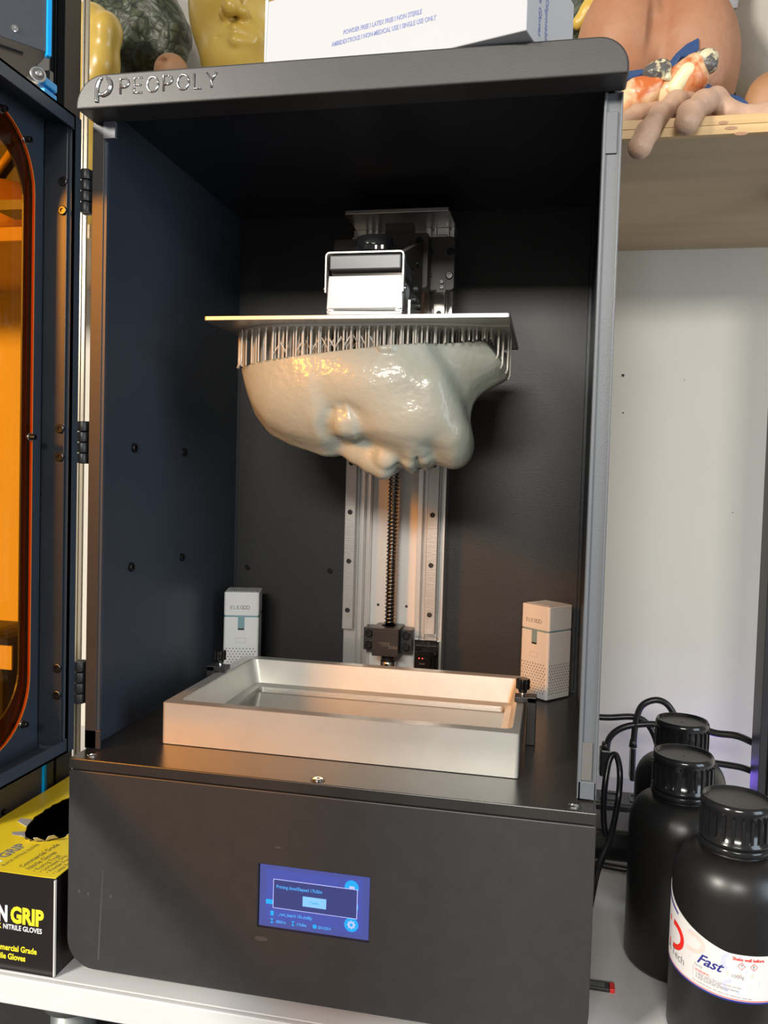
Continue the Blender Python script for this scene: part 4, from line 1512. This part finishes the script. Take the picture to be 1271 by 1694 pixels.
tp.ring(rect, holep, 'z', GZ - .0002, GZ + .0006)
tp.build('yellow_top', M['yellow_card'], gb)
# torn paper flaps round the opening
for (a0, ln_, up) in ((-100, .016, .010), (-82, .014, .009), (-65, .015, .010), (-122, .018, .006), (-150, .014, .006), (60, .016, .012), (95, .02, .014), (130, .02, .010), (-40, .012, .008)):
    a = R(a0)
    c0 = Vector((hc[0] + .034 * math.cos(a - .13), hc[1] + .070 * math.sin(a - .13), GZ + .0007))
    c1 = Vector((hc[0] + .034 * math.cos(a + .15), hc[1] + .070 * math.sin(a + .15), GZ + .0007))
    out = Vector((math.cos(a), math.sin(a) * 1.0, 0))
    tip = (c0 + c1) / 2 + out * ln_ * .7 + Vector((0, 0, up * .8))
    side = (c1 - c0) * .28
    vs = [c0, c1, tip + side, tip - side * .6]
    vs += [v + Vector((0, 0, .0005)) for v in vs]
    MB().add(vs, [(0, 1, 2, 3), (4, 7, 6, 5), (0, 4, 5, 1), (1, 5, 6, 2), (2, 6, 7, 3), (3, 7, 4, 0)]).build('torn_flap', M['card_edge'], gb)
# gloves: black bag inside
MB().prism([(hc[0] + .045 * math.cos(a), hc[1] + .085 * math.sin(a)) for a in [i * PI / 16 for i in range(32)]], 'z', ZB + .001, GZ - .035).build('black_gloves', M['cable'], gb)


def glyph_top(s, size, x, y, m, sx=0.8, bold=0.0):
    Mx = Matrix.Translation((x, y, GZ + .0007)) @ Matrix.Rotation(R(84), 4, 'Z')
    return text(s, size, Mx, m, gb, name='printed_text', ext=.0001, sx=sx, bold=bold)


glyph_top('Commercial Grade', .0080, -.0490, .0060, M['grey_print'], .80, .0001)
glyph_top('Nitrile Gloves', .0080, -.0405, .0040, M['grey_print'], .80, .0001)
for i, s in enumerate(('• Roaring Tough', '• Unrivaled Grip', '• Powder Free', '• Latex Free')):
    glyph_top(s, .0065, -.0335 + i * .0065, .0020 + .0002 * i, M['grey_print'], .80)
glyph_top('GRIP', .0150, -.0760, .0180, M['slot_grey'], .9, .0005)
glyph_top('N', .0150, -.0760, .0030, M['white_ink'], .9, .0005)
glyph_top('BLACK NITRILE GLOVES', .0055, -.0670, .0040, M['grey_print'], .80)
yf = GY0 - .0001
text('GRIP', .0200, face_front(-.0535, yf, -.1530), M['yellow_ink'], gb, name='printed_text', ext=.0001, sx=.78, bold=.0009)
text('N', .0200, face_front(-.0665, yf, -.1530), M['white_ink'], gb, name='printed_text', ext=.0001, sx=.66, bold=.0009)
text('NITRILE GLOVES', .0064, face_front(-.0610, yf, -.1600), M['white_ink'], gb, name='printed_text', ext=.0001, sx=.83, bold=.0001)
text('K', .0064, face_front(-.0662, yf, -.1600), M['yellow_ink'], gb, name='printed_text', ext=.0001, sx=.83, bold=.0001)
text('Commercial Grade', .0074, face_front(-.0268, yf, -.1795), M['yellow_ink'], gb, name='printed_text', ext=.0001, sx=.86, align='RIGHT', bold=.0002)
text('Nitrile Gloves', .0074, face_front(-.0380, yf, -.1875), M['yellow_ink'], gb, name='printed_text', ext=.0001, sx=.86, align='RIGHT', bold=.0002)

# ================================================================== WHITE GLOVE BOX (on top of the printer)
BX, BY = 0.3781, -0.0200
yw_ = R(-16.8)
wx = thing('glove_box', 'white disposable glove box lying on top of the printer', 'glove box', (BX, BY, 0.5872), yw_)
LZ = 0.078
MB().box((-.2385, 0, 0.0003), (0, .118, LZ)).build('carton', M['white_card'], wx, bevel=.0008, local=True)
MB().box((-.2400, .0005, .001), (-.2386, .117, LZ + .002)).build('end_flap', M['white_card'], wx, local=True)
MB().add([(-.2386, -.0006, .0), (-.2386, .0002, .0), (-.2360, -.0006, LZ + .003), (-.2386, -.0006, LZ + .006), (-.2386, .0004, LZ + .006), (-.2360, .0004, LZ + .003)],
         [(0, 2, 3), (1, 4, 5), (0, 1, 5, 2), (0, 3, 4, 1), (2, 5, 4, 3)]).build('torn_edge', M['card_edge'], wx, local=True)
Mf = Matrix.Translation((-.1590, -.0001, .0325)) @ Matrix.Rotation(PI / 2, 4, 'X')
text('POWDER FREE I LATEX FREE I NON STERILE', .0052, Mf, M['blue_ink'], wx, name='printed_text', ext=.0001, sx=.71, local=True, bold=.0001)
Mf = Matrix.Translation((-.1700, -.0001, .0252)) @ Matrix.Rotation(PI / 2, 4, 'X')
text('AMBIDEXTROUS I NON-MEDICAL USE I SINGLE USE ONLY', .0052, Mf, M['blue_ink'], wx, name='printed_text', ext=.0001, sx=.71, local=True, bold=.0001)
Ms = Matrix.Translation((.0002, .022, .045)) @ Matrix.Rotation(PI / 2, 4, 'Z') @ Matrix.Rotation(PI / 2, 4, 'X') @ Matrix.Rotation(R(-90), 4, 'Z')
text('Non-medical Disposable', .0100, Ms @ Matrix.Translation((-.045, .020, 0)), M['blue_ink'], wx, name='printed_text', ext=.0001, sx=.8, local=True)
text('Nitrile Gloves', .0100, Ms @ Matrix.Translation((-.010, .004, 0)), M['blue_ink'], wx, name='printed_text', ext=.0001, sx=.8, local=True)

# ================================================================== NEIGHBOURING MACHINE (far left)
NC = Vector((-0.0905, 0.0965, 0))
d1 = Vector((-0.61, -0.79, 0))
d2 = Vector((-0.79, 0.61, 0))
nm = thing('blue_trimmed_printer', 'dark grey desktop machine with bright blue corner trim at the far left', 'machine', (-0.25, 0.12, ZB))
Mn = Matrix(((d2.x, -d1.x, 0, NC.x), (d2.y, -d1.y, 0, NC.y), (0, 0, 1, 0), (0, 0, 0, 1)))
# local axes: u = along d2 (away, left), v = -d1 ; the visible face runs along d1 => v negative
MB().box((0.001, -0.20, 0.663), (0.17, -0.001, 0.95), Mn).build('upper_housing', M['grey_metal'], nm, bevel=.001)
MB().box((-0.0015, -0.0045, 0.659), (0.006, 0.0005, 0.95), Mn).build('corner_trim', M['cyan_trim'], nm, bevel=.001)
p = at(50, 62, y=0.06)
hs = Mn @ Vector((0.001, -0.034, 0.6745))
socket_bolt(hs, (Mn.to_3x3() @ Vector((-1, 0, 0))), .0032, nm, 'housing_screw', .001, M['chrome'])
MB().box((0.02, -0.060, 0.6615), (0.024, -0.02, 0.6632), Mn).build('underside_slot', M['dark_slot'], nm)
# spine column carrying the upper housing
MB().box((0.115, -0.15, ZB + 0.03), (0.165, -0.05, 0.663), Mn).build('spine', M['rack'], nm, bevel=.002)
# roller with bracket below the housing
pc_ = at(60, 126, y=0.10)
dd = (Mn.to_3x3() @ Vector((-1, 0, 0)))
rl_ = MB()
MB().cyl(pc_, pc_ + dd * .006, .0080, 28).build('pulley', M['alu_satin'], nm, bevel=.001)
MB().cyl(pc_ + dd * .006, pc_ + dd * .0066, .0058, 28).build('pulley_face', M['mid_grey'], nm)
socket_bolt(pc_ + dd * .0064, dd, .0032, nm, 'pulley_bolt', .002, M['alu_satin'])
q0, q1 = at(62, 128, y=.106), at(77, 141, y=.106)
MB().box((q0.x, .104, q1.z), (q1.x, .125, q0.z)).build('blue_bracket', M['cyan_trim'], nm, bevel=.0015)
q0, q1 = at(66, 146, y=.106), at(76, 158, y=.106)
MB().box((q0.x, .104, q1.z), (q1.x, .125, q0.z)).build('blue_bracket', M['cyan_trim'], nm, bevel=.001)
q0, q1 = at(80, 96, y=.13), at(84, 165, y=.13)
MB().box((q0.x - .004, .128, .52), (q1.x, .134, .6631)).build('guide_rod', M['alu_grey'], nm)
MB().box((-0.165 - .002, .118, .52), (q1.x + .001, .150, .53)).build('guide_foot', M['rack'], nm)
# lower housing, pale grey skirt, and dark dome with a paper note
MB().box((-0.30, 0.045, ZB), (-0.145, 0.190, -0.062)).build('base_housing', M['mid_grey'], nm, bevel=.006)
socket_bolt(at(5, 1343, x=-0.145), (1, 0, 0), .0035, nm, 'base_screw', .001)
MB().box((-0.146, 0.176, -0.12), (-0.1415, 0.184, -0.045)).build('blue_strip', M['cyan_trim'], nm)
MB().box((-0.146, 0.180, ZB), (-0.1405, 0.191, -0.05)).build('corner_edge', M['rack'], nm)
dome = MB()
vs = []
dome.prism(rrect(-0.31, -0.061, -0.140, 0.079, .045, 10, (0.1, 0.1, 1, 1)), 'y', 0.10, 0.186)
dome.build('dark_hood', M['black'], nm, bevel=.003)
q0, q1 = at(-20, 1066, y=.099), at(20, 1108, y=.099)
MB().box((q0.x, .098, q1.z), (q1.x, .1005, q0.z)).build('paper_note', M['card_edge'], nm)

# ================================================================== SCULPTED PROPS ON THE SHELVES
def px3(px, py, y):
    p = at(px, py, y=y)
    return np.array((p.x, p.y, p.z))


SZ = 0.624
# --- yellow cast and green scaly piece (left, standing on the lower shelf)
a1, a2 = px3(158, 60, .44), px3(158, 250, .44)


def f_yellow(P):
    F = chain(P, [px3(150, 50, .45), px3(150, 170, .45), px3(143, 300, .45), (px3(143, 300, .45)[0], .45, .615)], [.036, .032, .034, .036], .03)
    F = smin(F, ell(P, px3(178, 52, .43), (.020, .024, .026)), .014)
    F = smin(F, ell(P, px3(172, 105, .435), (.022, .024, .030)), .016)
    return F


o = sculpt('yellow_cast', f_yellow, (-.30, .38, .578), (-.12, .50, .95), .003, M['yellow_latex'])
tag(o, 'lumpy yellow latex body cast at the left edge, beside the green scaly piece', 'sculpture')


def f_green(P):
    F = chain(P, [px3(200, 118, .585), px3(225, 60, .575), px3(200, 5, .585), px3(170, -40, .585)], [.060, .052, .050, .05], .03)
    F = smin(F, chain(P, [px3(215, -20, .565), px3(258, 25, .55), px3(282, 60, .55), px3(285, 100, .55)], [.040, .036, .028, .022], .02), .012)
    F = smin(F, ell(P, px3(250, 100, .545), (.030, .03, .026)), .01)
    F = smin(F, ell(P, (px3(215, 100, .575)[0], .585, .66), (.07, .045, .075)), .03)
    X, Y, Z = P
    F = F + .0016 * np.sin(X * 190 + Z * 60) * np.sin(Z * 170 + Y * 50)
    F = np.maximum(F, SZ + .0005 - Z)
    return F


o = sculpt('scaly_creature_piece', f_green, (-.34, .47, .60), (.03, .653, 1.08), .0032, M['green_scale'])
tag(o, 'dark green scaly creature body piece between the yellow cast and yellow face', 'sculpture')

# --- tan ball with a dark hollow
c_ = px3(283, 116, .33)


def f_ball(P):
    F = ell(P, (c_[0], .33, c_[2]), (.0205, .020, .0190))
    F = smin(F, cap(P, (c_[0], .335, c_[2] - .01), (c_[0], .335, SZ + .012), .015, .020), .015)
    F = smax(F, -ell(P, (c_[0] - .006, .312, c_[2] + .004), (.009, .007, .004)), .004)
    return F


o = sculpt('tan_knob_piece', f_ball, (c_[0] - .035, .29, .62), (c_[0] + .035, .37, c_[2] + .03), .0018, M['tan'])
tag(o, 'small rounded tan clay piece low between green piece and yellow face', 'sculpture')

# --- pale grey and dark pieces behind
o = sculpt('pale_rubber_piece', lambda P: chain(P, [px3(290, -30, .60), px3(298, 10, .60), px3(300, 45, .60), (px3(300, 60, .60)[0], .60, .655)], [.030, .028, .022, .030], .02),
           (-.13, .555, .62), (.01, .65, 1.0), .004, M['plaster'])
tag(o, 'pale grey rounded piece far back above the green scaly piece', 'sculpture')

# --- yellow face
fc = px3(385, 30, .42)


def f_yface(P):
    X, Y, Z = P
    Yc = .455
    F = ell(P, (fc[0] - .002, Yc, fc[2] + .040), (.074, .064, .110))
    F = smin(F, ell(P, (fc[0] + .002, Yc - .028, fc[2] - .050), (.040, .036, .034)), .030)   # chin
    F = smin(F, cap(P, (fc[0], Yc + .02, fc[2] - .05), (fc[0], Yc + .02, SZ + .036), .055, .042), .025)
    # nose
    nx_ = px3(378, 5, .37)[0]
    nz_ = px3(378, 8, .37)[2]
    F = smin(F, chain(P, [(nx_, .400, nz_ + .06), (nx_, .377, nz_ + .002)], [.009, .0115], .006), .012)
    F = smin(F, ell(P, (nx_ - .013, .389, nz_), (.008, .010, .008)), .006)
    F = smin(F, ell(P, (nx_ + .013, .389, nz_), (.008, .010, .008)), .006)
    # lips
    mz = px3(385, 47, .38)[2]
    mx_ = px3(384, 47, .38)[0]
    F = smin(F, ell(P, (mx_, .408, mz), (.032, .016, .022)), .012)
    F = smin(F, chain(P, [(mx_ - .026, .400, mz - .001), (mx_, .390, mz + .005), (mx_ + .026, .400, mz - .003)], [.003, .0055, .003], .003), .005)
    F = smin(F, chain(P, [(mx_ - .022, .400, mz - .007), (mx_, .390, mz - .010), (mx_ + .022, .400, mz - .009)], [.0035, .007, .0035], .003), .005)
    F = smax(F, -chain(P, [(mx_ - .028, .395, mz - .004), (mx_, .3815, mz - .001), (mx_ + .028, .395, mz - .006)], [.0014, .0018, .0014], .002), .003)
    F = np.maximum(F, SZ + .0005 - Z)
    return F


o = sculpt('yellow_face_mask', f_yface, (fc[0] - .09, .36, .62), (fc[0] + .09, .53, .97), .0028, M['yellow_latex'])
tag(o, 'glossy yellow latex face, lips and chin showing left of the white box', 'mask')
o = sculpt('dark_rubber_piece', lambda P: chain(P, [px3(318, -30, .56), px3(313, 30, .56), px3(316, 90, .56), (px3(316, 90, .56)[0], .56, .644)], [.016, .017, .016, .02], .01),
           (-.10, .53, .62), (.03, .60, 1.0), .003, M['dark_fur'])
tag(o, 'dark grey rubber strip just behind the edge of the yellow face', 'sculpture')

# --- green and yellow piece right of the white box
def f_gy(P):
    return smin(chain(P, [px3(945, 40, .46), px3(960, 10, .46), px3(985, -30, .46)], [.022, .028, .026], .01),
                cap(P, px3(945, 40, .46), (px3(945, 40, .46)[0], .46, SZ + .024), .022, .024), .02)


g1 = px3(950, 20, .46)
gyt = thing('green_horned_piece', 'dark green lump with a yellow horn between white box and clay torso', 'sculpture', (g1[0], .46, SZ))
sculpt('green_body', f_gy, (g1[0] - .06, .41, .622), (g1[0] + .09, .52, .95), .003, M['green_scale'], gyt)
sculpt('yellow_horn', lambda P: chain(P, [px3(958, 38, .425), px3(975, 18, .425), px3(992, -10, .425)], [.0085, .0105, .014], .006),
       (g1[0] - .03, .40, .68), (g1[0] + .09, .45, .92), .002, M['yellow_latex'], gyt)


# --- terracotta torso
def f_torso(P):
    X, Y, Z = P
    lc, rc = px3(1025, 90, .36), px3(1140, 95, .36)
    F = ell(P, (lc[0] + .004, .365, lc[2] - .002), (.054, .062, .085))
    F2 = ell(P, (rc[0] + .002, .365, rc[2] - .006), (.054, .062, .086))
    F = smin(F, F2, .010)
    tc = px3(1095, -40, .38)
    F = smin(F, ell(P, (tc[0], .385, tc[2]), (.070, .050, .075)), .030)
    F = smin(F, ell(P, ((lc[0] + rc[0]) / 2, .39, .665), (.088, .05, .046)), .02)
    g = px3(1083, 60, .30)
    F = smax(F, -chain(P, [(px3(1088, -40, .33)[0], .325, .84), (px3(1086, 20, .32)[0], .312, .77), (px3(1083, 60, .31)[0], .304, .725), (px3(1080, 130, .31)[0], .306, .66)], [.003, .008, .010, .010], .004), .003)
    F = np.maximum(F, SZ + .0005 - Z)
    return F


tc_ = px3(1090, 60, .36)
o = sculpt('clay_torso', f_torso, (tc_[0] - .12, .285, .62), (tc_[0] + .12, .45, .93), .0028, M['clay'])
tag(o, 'large terracotta clay torso with two rounded lobes on the right shelf', 'sculpture')

# --- plaster torso and tan knee at the right edge
o = sculpt('plaster_torso', lambda P: np.maximum(smin(ell(P, px3(1312, 40, .47), (.078, .06, .125)), ell(P, (px3(1312, 0, .47)[0], .48, .66), (.065, .05, .05)), .02), SZ + .0005 - P[2]),
           (.57, .40, .62), (.80, .56, .98), .003, M['plaster'])
tag(o, 'pale plaster torso at the right edge of the shelf', 'sculpture')
kn = px3(1268, 160, .30)
o = sculpt('tan_clay_piece', lambda P: np.maximum(smin(ell(P, (kn[0] + .004, .295, kn[2] - .012), (.027, .020, .034)), cap(P, (kn[0] + .004, .296, kn[2]), (kn[0] + .03, .296, SZ + .02), .018), .01), SZ + .0005 - P[2]),
           (kn[0] - .04, .265, .622), (kn[0] + .08, .335, kn[2] + .04), .0025, M['tan'])
tag(o, 'smooth tan clay piece in front of the plaster torso at the right edge', 'sculpture')
o = sculpt('brown_rubber_piece', lambda P: chain(P, [px3(1207, -30, .59), px3(1212, 60, .59), (px3(1212, 60, .59)[0], .59, .642)], [.02, .016, .017], .01),
           (.60, .56, .62), (.72, .62, .98), .003, M['dark_fur'])
tag(o, 'narrow grey-brown rubber piece in the gap between terracotta and plaster torsos', 'sculpture')
q0, q1 = at(1198, 15, y=.445), at(1224, -30, y=.445)
tag(MB().box((q0.x, .444, q0.z), (q1.x, .4455, q1.z)).build('paper_tag', M['white_card']), 'white paper tag hanging between the two torsos', 'tag')


# --- painted limbs with dark tips
def painted(name):
    m = mat(name, (0.70, 0.25, 0.08), 0.4, coat=0.2)
    nt = m.node_tree
    b = nt.nodes['Principled BSDF']
    tc = [n for n in nt.nodes if n.type == 'TEX_COORD'][0]
    n1 = nt.nodes.new('ShaderNodeTexNoise')
    n1.inputs['Scale'].default_value = 45
    n1.inputs['Detail'].default_value = 5
    n1.inputs['Distortion'].default_value = 0.8
    r1 = nt.nodes.new('ShaderNodeValToRGB')
    r1.color_ramp.elements[0].position = .40
    r1.color_ramp.elements[0].color = (.52, .13, .03, 1)
    r1.color_ramp.elements[1].position = .62
    r1.color_ramp.elements[1].color = (.80, .55, .32, 1)
    nt.links.new(tc.outputs['Object'], n1.inputs['Vector'])
    nt.links.new(n1.outputs[0], r1.inputs[0])
    nt.links.new(r1.outputs[0], b.inputs['Base Color'])
    return m


M['painted'] = painted('orange_cream_paint')
M['claw'] = mat('black_and_cream_claw', (0.09, 0.085, 0.08), 0.35, bump=1.0, bscale=90, bdist=.004, col2=(0.60, 0.52, 0.33), vscale=75)
M['claw'].node_tree.nodes['Color Ramp'].color_ramp.elements[0].position = .44
M['claw'].node_tree.nodes['Color Ramp'].color_ramp.elements[1].position = .50
M['cream'] = mat('cream_patch', (0.78, 0.68, 0.42), 0.4, bump=.5, bscale=60)

pl_ = thing('painted_claw_piece', 'orange and cream painted finger with a dark claw, nearer the printer', 'sculpture', tuple(px3(1060, 180, .275)))
sculpt('painted_body', lambda P: chain(P, [px3(1030, 178, .285), px3(1058, 158, .275), px3(1088, 138, .270)], [.018, .0165, .0085], .01),
       (.44, .25, .61), (.53, .31, .70), .0018, M['painted'], pl_)
sculpt('claw_tip', lambda P: chain(P, [px3(1079, 121, .268), px3(1094, 117, .268), px3(1107, 130, .262)], [.0095, .0100, .0035], .006),
       (.48, .24, .64), (.54, .29, .70), .0014, M['claw'], pl_)
pr2 = thing('painted_claw_piece', 'orange and cream painted finger with a dark claw, farther from the printer', 'sculpture', tuple(px3(1110, 180, .275)))
sculpt('painted_body', lambda P: chain(P, [px3(1085, 172, .290), px3(1112, 152, .280), px3(1142, 126, .272), px3(1152, 104, .270)], [.014, .0165, .0175, .009], .01),
       (.46, .25, .61), (.56, .32, .71), .0018, M['painted'], pr2)
sculpt('cream_patch', lambda P: chain(P, [px3(1118, 145, .265), px3(1138, 118, .259)], [.0085, .0085], .006), (.49, .24, .63), (.56, .28, .71), .0016, M['cream'], pr2)
sculpt('claw_tip', lambda P: smin(ell(P, px3(1168, 95, .268), (.0125, .010, .0085)), ell(P, px3(1173, 108, .266), (.009, .009, .0085)), .006),
       (.52, .24, .65), (.59, .29, .71), .0014, M['claw'], pr2)

# --- blue plastic shards
def shard(pts, y, dy, name, label):
    vs = []
    for px, py in pts:
        vs.append(at(px, py, y=y))
    n = len(vs)
    vs = [tuple(v) for v in vs] + [(v.x, v.y + dy, v.z - .002) for v in vs]
    fs = [tuple(range(n - 1, -1, -1)), tuple(range(n, 2 * n))] + [(i, (i + 1) % n, n + (i + 1) % n, n + i) for i in range(n)]
    return tag(MB().add(vs, fs).build(name, M['blue_plastic'], bevel=.0012), label, 'plastic piece', 'blue plastic pieces among the sculptures')


shard([(1085, 140), (1100, 112), (1118, 88), (1136, 72), (1157, 61), (1157, 84), (1140, 93), (1126, 94), (1112, 118), (1100, 150)], .300, .006, 'blue_shard', 'pointed blue plastic piece rising between the two painted claws')
shard([(1034, 130), (1038, 117), (1066, 113), (1066, 122), (1040, 132)], .300, .006, 'blue_shard', 'short blue plastic piece beside the printer corner')
shard([(1140, 158), (1150, 140), (1170, 136), (1195, 152), (1225, 158), (1247, 176), (1225, 178), (1205, 174), (1190, 166), (1165, 166)], .272, .010, 'blue_shard', 'long blue plastic piece lying behind the flesh-coloured fingers')

# --- flesh coloured fingers over the shelf edge
fl1 = sculpt('silicone_finger', lambda P: chain(P, [px3(1059, 243, .214), px3(1072, 218, .217), px3(1092, 190, .238), px3(1118, 170, .262), px3(1150, 166, .28)],
                                                [.0118, .0105, .0100, .0110, .010], .006), (.455, .19, .57), (.58, .31, .68), .0016, M['flesh'])
tag(fl1, 'flesh-toned silicone finger hanging over the shelf edge, lowest of three', 'silicone finger', 'silicone fingers on the shelf edge')
fl2 = sculpt('silicone_finger', lambda P: chain(P, [px3(1137, 203, .218), px3(1142, 188, .224), px3(1164, 170, .245), px3(1184, 164, .262), px3(1205, 185, .262), px3(1245, 193, .262), px3(1300, 185, .262)],
                                                [.0120, .0115, .0115, .0110, .0105, .0100, .016], .006), (.50, .19, .585), (.66, .30, .68), .0016, M['flesh'])
tag(fl2, 'flesh-toned silicone finger bent over a knuckle, rounded tip resting on the pine edge', 'silicone finger', 'silicone fingers on the shelf edge')
fl3 = sculpt('silicone_finger', lambda P: chain(P, [px3(1030, 203, .250), px3(1055, 190, .258), px3(1085, 182, .268)], [.0095, .0095, .0085], .006), (.43, .22, .60), (.53, .30, .67), .0016, M['flesh'])
tag(fl3, 'pinkish silicone finger lying against the printer corner, behind the lowest one', 'silicone finger', 'silicone fingers on the shelf edge')

# --- clay lump on the left shelf seen through the window
lp = px3(5, 330, .46)
o = sculpt('clay_mound', lambda P: np.maximum(smin(ell(P, (lp[0], .435, .612), (.095, .050, .062)), ell(P, (lp[0] + .05, .435, .600), (.05, .045, .04)), .03), .5805 - P[2]),
           (lp[0] - .12, .37, .578), (lp[0] + .13, .496, .70), .004, M['tan'])
tag(o, 'smooth tan clay mound on the lower left shelf, seen through the orange window', 'sculpture')

bn = thing('backdrop_box', 'dark backdrop box with a slanting yellow rod, added behind the orange window top', 'backdrop', (-.62, .53, .5795))
MB().box((-.85, .50, .5797), (-.36, .56, 1.0)).build('backdrop_body', M['rack'], bn, bevel=.004)  # plain dark box added as a backdrop behind the window top
q0, q1 = at(0, 278, y=.49), at(30, 236, y=.49)
MB().cyl((q0.x - (q1.x - q0.x), .49, q0.z - (q1.z - q0.z)), q1, .006, 16).build('slanting_rod', M['yellow_latex'], bn)
